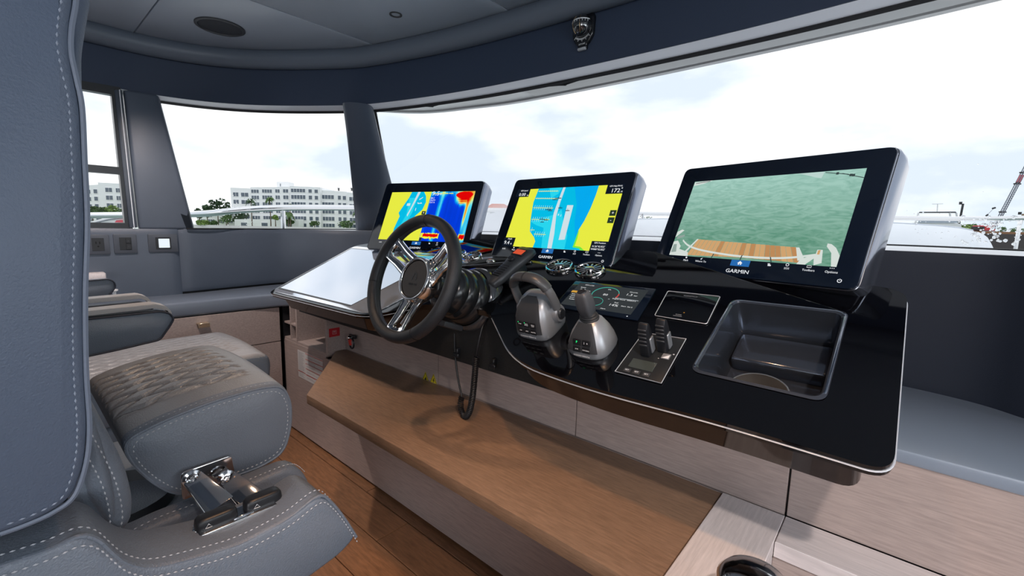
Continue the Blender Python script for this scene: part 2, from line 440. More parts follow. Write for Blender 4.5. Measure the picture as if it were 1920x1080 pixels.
# header band, its cornice roll, the strip under it, paled for sheen
H2 = offset2(head, .05)
def split_idx(path, p): return min(range(len(path)), key=lambda i: math.dist(path[i][:2], p))
hs = split_idx(head, (-2.875, .49))
hd = dense(head); hs = split_idx(hd, tuple(ax(257, 110, 0, -2.87)[:2]))
def header_part(pts):
    b = BM(); O = offset2(pts, .05); I = offset2(pts, -.004)
    loft(b, [[(a[0], a[1], HZ), (m[0], m[1], HZ+.012), (m[0], m[1], 1.97), (o_[0], o_[1], 1.97), (o_[0], o_[1], HZ)] for a, m, o_ in zip(pts, I, O)]); return b
hb = struct(link('trim_2', header_part(hd[hs:]), header_leather))
link("header_panel", header_part(hd[:hs+1]), header_leather, hb)
bm = BM(); R1 = offset2(head, -.028); tube(bm, [(a, b, 1.985) for a, b in R1], .048, 14); struct(link('trim_3', bm, mat('cornice vinyl', (.12, .145, .185), .42, bump=.15, bscale=600)))
bm = BM(); b1 = offset2(head, .004); b2 = offset2(head, .075)
loft(bm, [[(a[0], a[1], HZ-.001), (c[0], c[1], HZ-.013), (c[0], c[1], HZ+.025), (a[0], a[1], HZ+.025)] for a, c in zip(b1, b2)]); struct(link('trim_4', bm, mat('window head painted sheen', (.88, .91, .96), .3)))  # pale colour stands in for the grazing sheen of outside light
# ceiling in panels
outl = [(a, b) for a, b in offset2(head, -.02)]
ceil = None
def cpanel(pg, name='ceiling_panel'):
    global ceil
    bm = BM(); pg = [p for i, p in enumerate(pg) if math.dist(p, pg[i-1]) > 1e-4]
    prism(bm, pg, CZ, CZ+.03, .003, 2)
    if ceil is None: ceil = struct(link('ceiling', bm, ceil_m)); return ceil
    return link(name, bm, ceil_m, ceil)
g = .0025
yj = .505
main = clip(outl, 0, -1, -(yj+g))
cpanel(clip(clip(main, -1, 0, -(-2.05+g)), 1, 0, -1.30-g))
cpanel(clip(main, 1, 0, -2.05-g))
cpanel(clip(clip(main, -1, 0, -(-1.30+g)), 1, 0, .4))
cpanel(clip(main, -1, 0, -.4-2*g))
aft = clip(outl, 0, 1, yj-g)
for a, b in ((-3.2, -2.05), (-2.05, -1.30), (-1.30, .4), (.4, 2.2)):
    cpanel(clip(clip(clip(aft, -1, 0, -(a+g)), 1, 0, b-g), 0, -1, 3.4))
bm = BM(); prism(bm, offset2(head, .08), CZ+.035, CZ+.12); link('ceiling_deck', bm, blacksoft, ceil)
# unseen aft bulkhead, added to cut the low daylight, with a broad opening
bm = BM(); box(bm, -3.0, 2.1, -3.46, -3.40, 0, 1.05); wb = struct(link('wall_back', bm, trim_leather))
bm = BM(); box(bm, -3.0, 2.1, -3.46, -3.40, 1.85, CZ+.1); link('upper_panel', bm, trim_leather, wb)
for xa in (-3.0, -.5, 1.95):
    bm = BM(); box(bm, xa, xa+.12, -3.46, -3.40, 1.05, 1.85); link('upright', bm, trim_leather, wb)
bm = BM(); face(bm, [(-2.95, -3.43, 1.05), (2.05, -3.43, 1.05), (2.05, -3.43, 1.85), (-2.95, -3.43, 1.85)]); link('pane', bm, glass_m, wb)
# speaker and downlight
sc = ax(413, 50, 2, CZ)
t = thing('ceiling_speaker', Frame(sc, (1, 0, 0), (0, -1, 0)), 'round flush speaker grille in the ceiling panel near the port side', 'speaker')
bm = BM(); lathe(bm, [(.098, -.002), (.098, .004), (.092, .007), (.086, .006), (.084, .001), (.098, -.002)], 48); link('rim', bm, charcoal, t)
bm = BM(); lathe(bm, [(0, .004), (.05, .0035), (.085, .002), (.085, -.002), (0, -.002)], 48); link('grille', bm, mat('grille', (.045, .05, .06), .5, metal=.3, bump=1.0, bscale=900), t)
sc = ax(742, 27, 2, CZ)
t = thing('recessed_downlight', Frame(sc, (1, 0, 0), (0, -1, 0)), 'small recessed downlight in the ceiling above the left display', 'downlight')
bm = BM(); lathe(bm, [(.020, -.002), (.026, -.002), (.026, .003), (.021, .004), (.017, 0), (.017, -.02)], 32); link('rim', bm, charcoal, t)
bm = BM(); lathe(bm, [(0, -.006), (.017, -.006)], 24); link('lens', bm, steel, t)
# ---------------------------------------------------------------- windows
def seg2(path, a, b):
    i, j = split_idx(path, a), split_idx(path, b); return [Vector(p) for p in path[i:j+1]]
hglass = [Vector((a, b, HZ-.012)) for a, b in offset2(hd, .075)]
def glass_strip(name, ta, tb, ba, bb, n=40):
    top = frac(seg2(hglass, ta, tb), n); bot = frac(seg2(sillc, ba, bb), n)
    bm = BM(); v = [[bm.verts.new(p), bm.verts.new(q)] for p, q in zip(top, bot)]
    for i in range(n-1): bm.faces.new((v[i][0], v[i+1][0], v[i+1][1], v[i][1]))
    o = struct(link(name, bm, glass_m))
    bm = BM(); tube(bm, top, .011, 6); link('top_seal', bm, rubber, o)
    bm = BM(); tube(bm, [p+Vector((0, 0, .002)) for p in bot], .004, 6); link('bottom_seal', bm, rubber, o)
    return o, top, bot
P1T, P1B = (-2.95, .50), tuple(ax(352, 429.5, 2, 1.105)[:2])
P2T, P2B = (-2.28, 1.36), tuple(ax(705, 431.5, 2, 1.110)[:2])
w2, W2T, W2B = glass_strip('window_2', P1T, P2T, P1B, P2B)
w3, W3T, W3B = glass_strip('window_3', P2T, (1.3, 1.1), P2B, (1.5, 1.1), 70)
w4, t4, b4_ = glass_strip('window_4', (1.9, .3), (1.95, -3.4), (1.95, .2), (2.0, -3.4), 20)
# side window 1 (port, partly behind the seat back)
XW = -2.90
def xw(x, y, X=XW): p = ax(x, y, 0, X); return (p.y, p.z)
b0 = xw(225, 170); b1_ = xw(243, 424); m0 = xw(160, 308); m1 = xw(160, 322)
ya = -1.1
bm = BM()
fnx = lambda X0: (lambda x, y, z: (X0+z, x, y))
prism(bm, [(ya, 1.08), (ya, HZ+.01), (b0[0], HZ+.01), (b1_[0], 1.08)], -.03, .015, .004, 2, fn=fnx(XW), holes=[])
bm.free(); bm = BM()
inn0 = xw(208, 178); inn1 = xw(233, 418)
O_ = [(ya-.06, 1.088), (ya-.06, HZ+.012), (b0[0], HZ+.012), (b1_[0]+.01, 1.088)]
prism(bm, O_, -.03, .012, holes=[[(ya, inn1[1]), (ya, m1[1]), (inn1[0]-(m1[1]-inn1[1])/(inn0[1]-inn1[1])*(inn1[0]-inn0[0]), m1[1]), (inn1[0], inn1[1])],
      [(ya, m0[1]), (ya, inn0[1]), (inn0[0], inn0[1]), (inn1[0]-(m0[1]-inn1[1])/(inn0[1]-inn1[1])*(inn1[0]-inn0[0]), m0[1])]], fn=fnx(XW))
win1 = struct(link('window_1', bm, mat('black frame', (.008, .009, .012), .3)))
bm = BM(); face(bm, [(XW-.01, ya, 1.10), (XW-.01, ya, HZ), (XW-.01, inn0[0]+.005, HZ), (XW-.01, inn1[0]+.005, 1.10)]); link('pane', bm, glass_m, win1)
# aft port side: wall head and further window
bm = BM(); box(bm, -2.93, -2.88, -3.4, ya-.05, 1.09, 1.35); link('wall_panel', bm, trim_leather, wl)
# pillar 1
p0, p1, p2, p3 = ax(262, 431, 0, -2.84), ax(364, 431, 0, -2.84), ax(296, 176, 0, -2.87), ax(231, 166, 0, -2.89)
bm = BM(); d = Vector((-.07, .0, 0)); obox(bm, [p0, p1, p1+d+Vector((0, .02, 0)), p0+d, p3, p2, p2+d+Vector((0, .02, 0)), p3+d], .016, 3); struct(link('trim_5', bm, trim_leather))
p0, p3 = ax(243, 427, 0, -2.875), ax(214, 168, 0, -2.885); q0, q3 = ax(258, 427, 0, -2.865), ax(229, 168, 0, -2.88)
bm = BM(); obox(bm, [p0, q0, q0+d*.5, p0+d*.5, p3, q3, q3+d*.5, p3+d*.5], .004, 2); struct(link('trim_6', bm, mat('pillar edge trim', (.07, .085, .11), .35)))
bm = BM(); tube(bm, [ax(252, 428, 0, -2.86), ax(224, 168, 0, -2.875)], .0022, 8); link('bright_seal', bm, alu_edge, bpy.data.objects['trim_6'])
# pillar 2
tc_, bc_ = ax(671, 197, 2, HZ-.002), ax(714, 434, 1, 1.80)
tl, trr = ax(644, 196, 2, HZ), ax(696, 196, 2, HZ); bl, br = ax(688, 432, 1, 1.8), ax(737, 432, 1, 1.8)
wv = (trr-tl); secs = []
for k in range(7):
    f = k/6; c = tc_.lerp(bc_, f); hw = (tl.lerp(bl, f)-trr.lerp(br, f)).length/2
    vd = (c-EYEV); vd.z = 0; vd.normalize(); sd = Vector((vd.y, -vd.x, 0))
    secs.append([c+vd*.0+sd*hw*math.cos(a)+vd*.05*math.sin(a) for a in [2*PI*j/24 for j in range(24)]])
bm = BM(); loft(bm, secs); p2o = struct(link('trim_7', bm, mat('pillar leather', (.075, .095, .13), .30, bump=.15, bscale=700)))
ta_, ba_ = ax(701, 203, 1, 1.43), ax(742, 420, 1, 1.88)
bm = BM(); tube(bm, [ta_, ba_], .012, 6); link('pillar_seal', bm, rubber, p2o)
# ---------------------------------------------------------------- ledges and cabinets
LZ = .765
def inner_wall_pts(a, b): return [tuple(p[:2]) for p in seg2([(x, y, 0) for x, y in wallc], a, b)]
wp = inner_wall_pts((-2.86, -.6), (-.05, 1.58))
bm = BM(); prism(bm, [(-2.535, -.6), (-2.535, .80), (-2.52, .98), (-2.44, 1.12), (-2.3, 1.2), (-.05, 1.2)]+wp[::-1], LZ-.07, LZ, .012, 3)
struct(link('trim_8', bm, mat('ledge leather', (.17, .20, .25), .28, bump=.15, bscale=700)))
ppts = [(a[0]+.012, a[1]) for a in wp if a[0] < -2.6]
wp = inner_wall_pts((.03, 1.575), (1.95, -.6))
bm = BM(); prism(bm, [(-.05, 1.095)]+[(-.05, 1.585)]+wp+[(1.7, -.6), (1.7, 1.095)] if False else [(-.05, 1.088), (-.05, 1.57)]+[p for p in wp if p[1] > 1.1]+[(.9, 1.088)], .725, .752, .004, 2)
struct(link('trim_9', bm, mat('ledge satin', (.24, .29, .36), .24, bump=.05, bscale=700)))
# port cabinet
t = thing('port_cabinet', (-2.55, .3, 0), 'pale oak cabinet run along the port wall under the padded ledge', 'cabinet')
bm = BM(); box(bm, -2.86, -2.556, -.6, .985, .0, LZ-.072); wmesh('body', bm, black, t)
dy = ax(475, 647, 0, -2.54)
bm = BM(); box(bm, -2.557, -2.538, .05, .982, .503, LZ-.075, .0015, 1); dr = wmesh('drawer', bm, oak, t)
bm = BM(); box(bm, -2.557, -2.538, .05, .982, .02, .499, .0015, 1); wmesh('door', bm, oak, t)
bm = BM(); box(bm, -2.557, -2.538, -.6, .047, .02, LZ-.075, .0015, 1); wmesh('door', bm, oak, t)
hp = ax(380, 608, 0, -2.53)
bm = BM(); box(bm, -2.548, -2.505, hp.y-.024, hp.y+.024, hp.z+.004, hp.z+.009, .001, 1); box(bm, -2.508, -2.503, hp.y-.024, hp.y+.024, hp.z-.012, hp.z+.009, .001, 1)
wmesh('handle', bm, mat('brass handle', (.75, .62, .45), .25, metal=.9), dr)
# outlets on the port wall
def wall_item(x0, y0, x1, y1, X=-2.834):
    a, b = ax(x0, y0, 0, X), ax(x1, y1, 0, X); c = (a+b)/2
    return Frame(c, (0, 1, 0), (0, 0, 1)), abs(b.y-a.y)/2, abs(a.z-b.z)/2
plate_m = mat('switch plate', (.07, .08, .10), .42)
def plate(name, x0, y0, x1, y1, label, cat):
    f, hw, hh = wall_item(x0, y0, x1, y1); t = thing(name, f, label, cat, None)
    bm = BM(); prism(bm, rnd(rect(-hw, hw, -hh, hh), .006), -.004, .008, .002, 2); link('cover_plate', bm, plate_m, t)
    bm = BM(); prism(bm, rect(-hw*.52, hw*.52, -hh*.66, hh*.66), .008, .0095, .0006, 1); link('insert', bm, black, t)
    return t, hw, hh
t, hw, hh = plate('power_outlet', 159, 440, 207, 476, 'dark square power socket on the port wall, nearest the seat back', 'socket')
bm = BM()
for y_ in (-.35,):
    box(bm, -hw*.22, -hw*.12, hh*.05, hh*.3, .0095, .0103); box(bm, hw*.1, hw*.2, hh*.05, hh*.3, .0095, .0103); disc(bm, 0, -hh*.2, .0101, hw*.09)
link('socket_slots', bm, mat('slot', (.001, .001, .001), .8), t)
t, hw, hh = plate('light_switch', 211, 439, 258, 474, 'dark double rocker switch plate, middle of three on the port wall', 'switch')
bm = BM(); box(bm, hw*.02, hw*.46, .002, hh*.6, .0095, .0125, .001, 1); link('rocker', bm, black, t)
bm = BM(); box(bm, hw*.02, hw*.46, -hh*.6, -.002, .0095, .0125, .001, 1); link('rocker', bm, black, t)
bm = BM(); prism(bm, [(hw*.2, hh*.25), (hw*.28, hh*.25), (hw*.24, hh*.36)], .0125, .0127); prism(bm, [(hw*.2, -hh*.25), (hw*.28, -hh*.25), (hw*.24, -hh*.36)], .0125, .0127); link('arrow_print', bm, plate_m, t, kind='stuff')
t, hw, hh = plate('touch_switch', 276, 439, 334, 472, 'dark wall plate with a glowing white square beside the panel seam', 'switch')
bm = BM(); prism(bm, rnd(rect(-hw*.32, hw*.42, -hh*.5, hh*.5), .002), .0095, .011); link('lit_touchpad', bm, glow('touchpad light', (.85, .93, 1), 1.0), t)
# ================================================================ helm console
T20 = R(20)
CF0 = Frame((0, .80, .82), (1, 0, 0), (0, math.cos(T20), math.sin(T20)))      # survey plane the controls were measured on
T27 = R(28.3)
class ConsolePlane(Frame):
    """the real console top, pitched 28 degrees; survey coordinates are carried over to it"""
    def move(s, u, v):
        p = CF0.at(u, v); d = p-EYEV; k = ((s.o-EYEV)@s.z)/(d@s.z); q = EYEV+d*k-s.o
        return q@s.x, q@s.y, k
    def at(s, u, v, n=0):
        a, b, k = s.move(u, v); return s.o + s.x*a + s.y*b + s.z*n*k
    def sub(s, u, v, n=0, rot=0):
        f = Frame(s.at(u, v, n), s.x, s.y); h = .02
        if rot: f = f.sub(0, 0, 0, rot)
        k = s.move(u, v)[2]; kv = (s.move(u, v+h)[1]-s.move(u, v-h)[1])/(2*h)
        f.scl = (k, kv, k); return f
CF = ConsolePlane((0, .80, .82), (1, 0, 0), (0, math.cos(T27), math.sin(T27)))
def MV(pts): return [CF.move(*p)[:2] for p in pts]
con = thing('helm_console', Frame((0, .80, .82), (1, 0, 0), (0, 1, 0)), 'long glossy black helm console top carrying three displays and the controls', 'console')
def cmesh(name, bm, m, parent, **k):      # mesh drawn in console-plane coordinates
    bm.transform(CF.mat()); return wmesh(name, bm, m, parent, **k)
right_front = [(-.66, .008), (-.474, -.004), (-.206, .010), (-.02, .0)]
slab = [(-.95, .20), (-.70, .014), (-.474, -.004), (-.206, .006), (.024, .0), (.020, .60), (-.10, .635), (-.35, .73), (-.70, .76), (-1.03, .75), (-1.5, .80), (-2.1, .78), (-2.41, .60), (-2.215, .012), (-1.38, .028), (-1.22, .20)]
slab_r = rnd(MV(slab), [.03, .09, .3, .3, .035, .035, .1, .1, .1, .1, .1, .1, .04, .035, .12, .12], 8)
sink_h = rnd(MV([(-.300, .134), (-.078, .130), (-.081, .461), (-.312, .458)]), .022, 6)
bm = BM(); prism(bm, slab_r, -.020, 0, holes=[sink_h]); cmesh('console_top', bm, speck, con, smooth=30)
bm = BM()
ring = slab_r
k0 = min(range(len(ring)), key=lambda i: math.dist(ring[i], CF.move(-.95, .25)[:2]))
loop = [Vector((p[0], p[1], -.010)) for p in ring]
# edge trim along the right section: from the recess round the front to the back right corner
i_s = min(range(len(ring)), key=lambda i: math.dist(ring[i], CF.move(-.93, .19)[:2])); i_e = min(range(len(ring)), key=lambda i: math.dist(ring[i], CF.move(.0, .605)[:2]))
tube(bm, loop[i_s:i_e+1], .0022, 8, flat=.6); cmesh('edge_trim', bm, alu_edge, con)
bm = BM(); i_s = min(range(len(ring)), key=lambda i: math.dist(ring[i], CF.move(-2.40, .58)[:2])); i_e = min(range(len(ring)), key=lambda i: math.dist(ring[i], CF.move(-1.25, .12)[:2]))
tube(bm, loop[i_s:i_e+1], .0022, 8, flat=.6); cmesh('edge_trim', bm, alu_edge, con)
body = [(-.93, .23), (-.70, .045), (-.474, .026), (-.206, .034), (-.012, .030), (-.012, .52), (-.35, .60), (-1.03, .60), (-2.1, .60), (-2.37, .57), (-2.19, .045), (-1.39, .058), (-1.22, .23)]
body_r = rnd(MV(body), [.03, .09, .3, .3, .03, .05, .1, .1, .1, .05, .03, .12, .12], 6)
bm = BM(); prism(bm, body_r, -.068, -.0195, .010, 3, holes=()); 
cmesh('console_body', bm, body_gloss, con) if False else bm.free()
# body as a skirt so the basin can hang inside it
bm = BM(); prism(bm, body_r, -.098, -.0195, holes=[rnd(MV(rect(-.325, -.055, .105, .485)), .03)]); cmesh('console_body', bm, body_gloss, con, smooth=30)
# equipment box below, with cable hooks
bm = BM(); prism(bm, [(.985, .70), (.985, .872), (1.36, 1.00), (1.36, .70)], -2.30, -.36, .004, 2, fn=lambda x, y, z: (z, x, y)); wmesh('equipment_box', bm, mat('black mesh cloth', (.006, .0065, .007), .7, bump=.8, bscale=500), con)
bm = BM(); p = ax(992, 640, 1, .99)
for x_, y_ in ((868, 662), (936, 682)):
    q = ax(x_, y_, 1, 1.0); b = BM(); box(b, q.x-.005, q.x+.005, q.y-.03, q.y+.02, q.z, q.z+.022, .002, 1); box(b, q.x-.013, q.x+.013, q.y-.035, q.y-.025, q.z-.008, q.z+.006, .002, 1)
    wmesh('cable_hook', b, black, con)
bm.free()
# basin
BF = CF.sub(-.19, .30); BF.scl = None; BU, BV, _ = CF.move(-.19, .30)
t = thing('cup_basin', BF, 'dark polished rectangular storage basin sunk in the right end of the console', 'basin')
def inset(pg, d): 
    c = Vector((sum(p[0] for p in pg)/len(pg), sum(p[1] for p in pg)/len(pg)))
    xs = [p[0] for p in pg]; ys = [p[1] for p in pg]; hw = (max(xs)-min(xs))/2; hh = (max(ys)-min(ys))/2
    cx = (max(xs)+min(xs))/2; cy = (max(ys)+min(ys))/2
    return [(cx+(p[0]-cx)*(hw-d)/hw, cy+(p[1]-cy)*(hh-d)/hh) for p in pg]
loc_h = [(p[0]-BU, p[1]-BV) for p in sink_h]
basin_m = mat('smoked steel', (.12, .135, .165), .13, metal=.8, bump=.04, bscale=60)
bm = BM(); secs = []
for d, z in ((-.006, .0015), (.0, .003), (.003, .0), (.004, -.02), (.008, -.08), (.012, -.105), (.02, -.115)):
    secs.append([(p[0], p[1], z) for p in inset(loc_h, d)])
loft(bm, secs, caps=False); pg = secs[-1]; bm.faces.new([bm.verts.new(p) for p in pg]); link('basin_shell', bm, basin_m, t)
bm = BM(); box(bm, -.090, .095, .012, .108, -.12, -.080, .010, 3); link('basin_step', bm, basin_m, t)
bm = BM(); rp_ = [Vector((p[0], p[1], .001)) for p in inset(loc_h, -.002)]; tube(bm, rp_[12:]+rp_[:3], .0026, 8); link('rim', bm, mat('rim chrome', (.75, .77, .82), .10, metal=1), t)
cc = (-.012, -.088)
t2 = thing('cup_holder', CF.sub(-.192, .184, -.094), 'round stainless cup holder ring in the front of the dark basin', 'cup holder')
bm = BM(); lathe(bm, [(.052, 0), (.052, .034), (.0525, .038), (.0555, .038), (.0565, .034), (.055, 0)], 48); link('ring', bm, mat('brushed steel', (.85, .83, .78), .28, metal=1), t2)
bm = BM(); lathe(bm, [(0, .002), (.052, .002)], 48); link('pad', bm, blacksoft, t2)
# dormant touch display let into the left wing
f_ = CF.sub(-1.88, .30, 0); f_.scl = None
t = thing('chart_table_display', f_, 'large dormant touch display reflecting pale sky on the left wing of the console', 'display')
bm = BM(); prism(bm, rnd(MV([(-2.195, .026), (-1.41, .040), (-1.37, .085), (-1.37, .585), (-2.392, .590)]), [.03, .04, .04, .01, .03]), 0, .003, .001, 2); cmesh('bezel', bm, mat('pale bezel', (.74, .79, .86), .07, metal=.7), t)  # bezel colour paled the same way for its sky sheen
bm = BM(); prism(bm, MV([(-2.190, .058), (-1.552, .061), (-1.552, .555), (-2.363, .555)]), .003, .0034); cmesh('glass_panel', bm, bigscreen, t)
gl_ = mat('grey line', (.03, .034, .04), .5)
for q_ in ([(-2.192, .053), (-1.550, .056), (-1.550, .066), (-2.187, .063)], [(-2.196, .054), (-2.190, .054), (-2.362, .556), (-2.369, .556)], [(-1.553, .058), (-1.549, .058), (-1.549, .555), (-1.553, .555)], [(-2.366, .553), (-1.550, .553), (-1.550, .557), (-2.366, .557)]):
    bm = BM(); prism(bm, MV(q_), .0032, .0038); cmesh('display_edge', bm, gl_, t)

# ---------------------------------------------------------------- big displays
MON = [(-1.84, .596, 15.85, 25.7, .6128, 1), (-1.03, .602, -1.2, 24.9, .575, 2), (-.352, .602, -15.0, 24.3, .582, 3)]
def mon_frame(bu, bv, yaw, tilt, W):
    yaw, tilt = R(yaw), R(tilt); o = CF.at(bu, bv, 0)
    f = Vector((-math.sin(yaw), math.cos(yaw), 0)); y = Vector((0, 0, math.cos(tilt))) + f*math.sin(tilt)
    return Frame(o, (math.cos(yaw), math.sin(yaw), 0), y)
YEL = glow('chart land yellow', (.80, .83, .055), 1.0); CYN = glow('chart shallow cyan', (.0, .50, .78), 1.0); CY2 = glow('chart light cyan', (.02, .66, .85), 1)
BLU = glow('chart deep blue', (.0, .40, .85), 1); CHN = glow('chart channel white', (.62, .75, .80), 1); WHT = glow('screen white', (.85, .87, .9), 1); BAR = glow('toolbar', (.004, .008, .016), 1)
HOM = glow('home button blue', (.02, .14, .42), 1); GRN = glow('chart green', (.18, .80, .05), 1); GRY = glow('screen grey', (.35, .38, .4), 1); DKG = glow('button dark', (.02, .04, .02), 1); BLK = glow('ship black', (.01, .02, .03), 1)
SX0, SX1, SY0, SY1 = -.240, .243, .053, .318
def icon_row(bm, bt, k):
    xs = (-.225, -.170, -.118, .0845, .1300, .1815, .2320)
    # words under small pictograms
    for x, w_ in zip(xs[:3], ('', 'Mark', 'Where To')):
        if w_: text_bm(bt, w_, .0085, x, .0385)
    text_bm(bt, '8.4%', .009, xs[0], .041)
    disc(bt, xs[1], .0475, .0014, .003, 10); prism(bt, [(xs[2]-.003, .046), (xs[2]+.004, .050), (xs[2]+.001, .0435)], .0012, .0014)
    for dx in (-.003, .001): prism(bt, rect(xs[3]+dx, xs[3]+dx+.004, .041, .0445), .0012, .0014)
    prism(bt, rect(xs[3]-.004, xs[3]+.002, .0455, .048), .0012, .0014)
    tube(bt, [Vector((xs[4]+.0035*math.cos(a), .0485+.0035*math.sin(a), .0013)) for a in [2*PI*j/12 for j in range(12)]], .0007, 4, closed=True)
    text_bm(bt, 'SOS', .0075, xs[4], .0385)
    tube(bt, [Vector(p) for p in ((xs[5]-.005, .0455, .0013), (xs[5]+.005, .0455, .0013), (xs[5]+.005, .0505, .0013), (xs[5]-.005, .0505, .0013))], .0006, 4, closed=True)
    text_bm(bt, 'Toolbars', .0080, xs[5], .0385)
    for d in (-.004, 0, .004): disc(bt, xs[6]+d, .048, .0014, .0011, 8)
    text_bm(bt, 'Options', .0085, xs[6], .0385)
def water_screen():
    m = bpy.data.materials.new('camera picture of green water'); m.use_nodes = True; t = m.node_tree; b = t.nodes['Principled BSDF']
    b.inputs['Base Color'].default_value = (0, 0, 0, 1); b.inputs['Roughness'].default_value = .12; b.inputs['Specular IOR Level'].default_value = .15
    co = t.nodes.new('ShaderNodeTexCoord'); mp_ = t.nodes.new('ShaderNodeMapping'); mp_.inputs['Scale'].default_value = (9, 30, 1); mp_.inputs['Rotation'].default_value = (0, 0, -.25)
    n = t.nodes.new('ShaderNodeTexNoise'); n.inputs['Scale'].default_value = 2.2; n.inputs['Detail'].default_value = 5; n.inputs['Distortion'].default_value = 1.6
    t.links.new(co.outputs['Object'], mp_.inputs[0]); t.links.new(mp_.outputs[0], n.inputs[0])
    r = t.nodes.new('ShaderNodeValToRGB'); r.color_ramp.elements[0].position = .32; r.color_ramp.elements[0].color = (.09, .27, .20, 1); r.color_ramp.elements[1].position = .62; r.color_ramp.elements[1].color = (.36, .58, .50, 1)
    t.links.new(n.outputs[0], r.inputs[0])
    sx = t.nodes.new('ShaderNodeSeparateXYZ'); t.links.new(co.outputs['Object'], sx.inputs[0])
    mr = t.nodes.new('ShaderNodeMapRange'); mr.inputs['From Min'].default_value = .12; mr.inputs['From Max'].default_value = .33; t.links.new(sx.outputs['Y'], mr.inputs[0])
    r2 = t.nodes.new('ShaderNodeValToRGB'); r2.color_ramp.elements[0].color = (.10, .27, .17, 1); r2.color_ramp.elements[1].color = (.42, .68, .60, 1); t.links.new(mr.outputs[0], r2.inputs[0])
    mxx = t.nodes.new('ShaderNodeMixRGB'); mxx.inputs[0].default_value = .62; t.links.new(r.outputs[0], mxx.inputs[1]); t.links.new(r2.outputs[0], mxx.inputs[2])
    t.links.new(mxx.outputs[0], b.inputs['Emission Color']); b.inputs['Emission Strength'].default_value = 1
    return m
def sonar_screen():
    m = bpy.data.materials.new('sonar picture'); m.use_nodes = True; t = m.node_tree; b = t.nodes['Principled BSDF']
    b.inputs['Base Color'].default_value = (0, 0, 0, 1); b.inputs['Roughness'].default_value = .12; b.inputs['Specular IOR Level'].default_value = .15
    co = t.nodes.new('ShaderNodeTexCoord'); mp_ = t.nodes.new('ShaderNodeMapping'); mp_.inputs['Scale'].default_value = (60, 3.2, 1)
    n = t.nodes.new('ShaderNodeTexNoise'); n.inputs['Scale'].default_value = 1.0; n.inputs['Detail'].default_value = 6; n.inputs['Roughness'].default_value = .65
    t.links.new(co.outputs['Object'], mp_.inputs[0]); t.links.new(mp_.outputs[0], n.inputs[0])
    sx = t.nodes.new('ShaderNodeSeparateXYZ'); t.links.new(co.outputs['Object'], sx.inputs[0])
    def gauss(outp, c, w_, amp):
        a = t.nodes.new('ShaderNodeMath'); a.operation = 'SUBTRACT'; a.inputs[1].default_value = c; t.links.new(outp, a.inputs[0])
        d = t.nodes.new('ShaderNodeMath'); d.operation = 'DIVIDE'; d.inputs[1].default_value = w_; t.links.new(a.outputs[0], d.inputs[0])
        q = t.nodes.new('ShaderNodeMath'); q.operation = 'MULTIPLY'; t.links.new(d.outputs[0], q.inputs[0]); t.links.new(d.outputs[0], q.inputs[1])
        g_ = t.nodes.new('ShaderNodeMath'); g_.operation = 'MULTIPLY'; g_.inputs[1].default_value = -1; t.links.new(q.outputs[0], g_.inputs[0])
        e = t.nodes.new('ShaderNodeMath'); e.operation = 'EXPONENT'; t.links.new(g_.outputs[0], e.inputs[0])
        f = t.nodes.new('ShaderNodeMath'); f.operation = 'MULTIPLY'; f.inputs[1].default_value = amp; t.links.new(e.outputs[0], f.inputs[0]); return f.outputs[0]
    def add(a, b_):
        s = t.nodes.new('ShaderNodeMath'); s.operation = 'ADD'; t.links.new(a, s.inputs[0]); t.links.new(b_, s.inputs[1]); return s.outputs[0]
    def mul(a, b_):
        s = t.nodes.new('ShaderNodeMath'); s.operation = 'MULTIPLY'; t.links.new(a, s.inputs[0]); t.links.new(b_, s.inputs[1]); return s.outputs[0]
    X, Y = sx.outputs['X'], sx.outputs['Y']
    v = add(add(gauss(X, .085, .016, .24), gauss(X, .262, .022, .30)), add(gauss(Y, .345, .035, .22), gauss(X, .015, .02, .12)))
    v = add(v, mul(gauss(X, .215, .038, .95), gauss(Y, .30, .035, 1)))
    v = add(v, mul(gauss(X, .243, .008, .45), gauss(Y, .22, .09, 1)))
    ns = t.nodes.new('ShaderNodeMapRange'); ns.inputs['From Min'].default_value = .3; ns.inputs['From Max'].default_value = .75; ns.inputs['To Max'].default_value = .35; t.links.new(n.outputs[0], ns.inputs[0])
    v = add(v, mul(ns.outputs[0], add(v, gauss(X, .15, .3, .62))))
    r = t.nodes.new('ShaderNodeValToRGB'); cr_ = r.color_ramp
    cr_.elements[0].position = 0; cr_.elements[0].color = (.0, .035, .60, 1); cr_.elements[1].position = 1; cr_.elements[1].color = (.75, .0, .0, 1)
    for p_, c_ in ((.20, (0, .05, .80)), (.33, (.0, .35, .85)), (.46, (.1, .75, .85)), (.60, (.75, .85, .2)), (.74, (.9, .35, .02))):
        e = cr_.elements.new(p_); e.color = (*c_, 1)
    t.links.new(v, r.inputs[0]); t.links.new(r.outputs[0], b.inputs['Emission Color']); b.inputs['Emission Strength'].default_value = 1
    return m
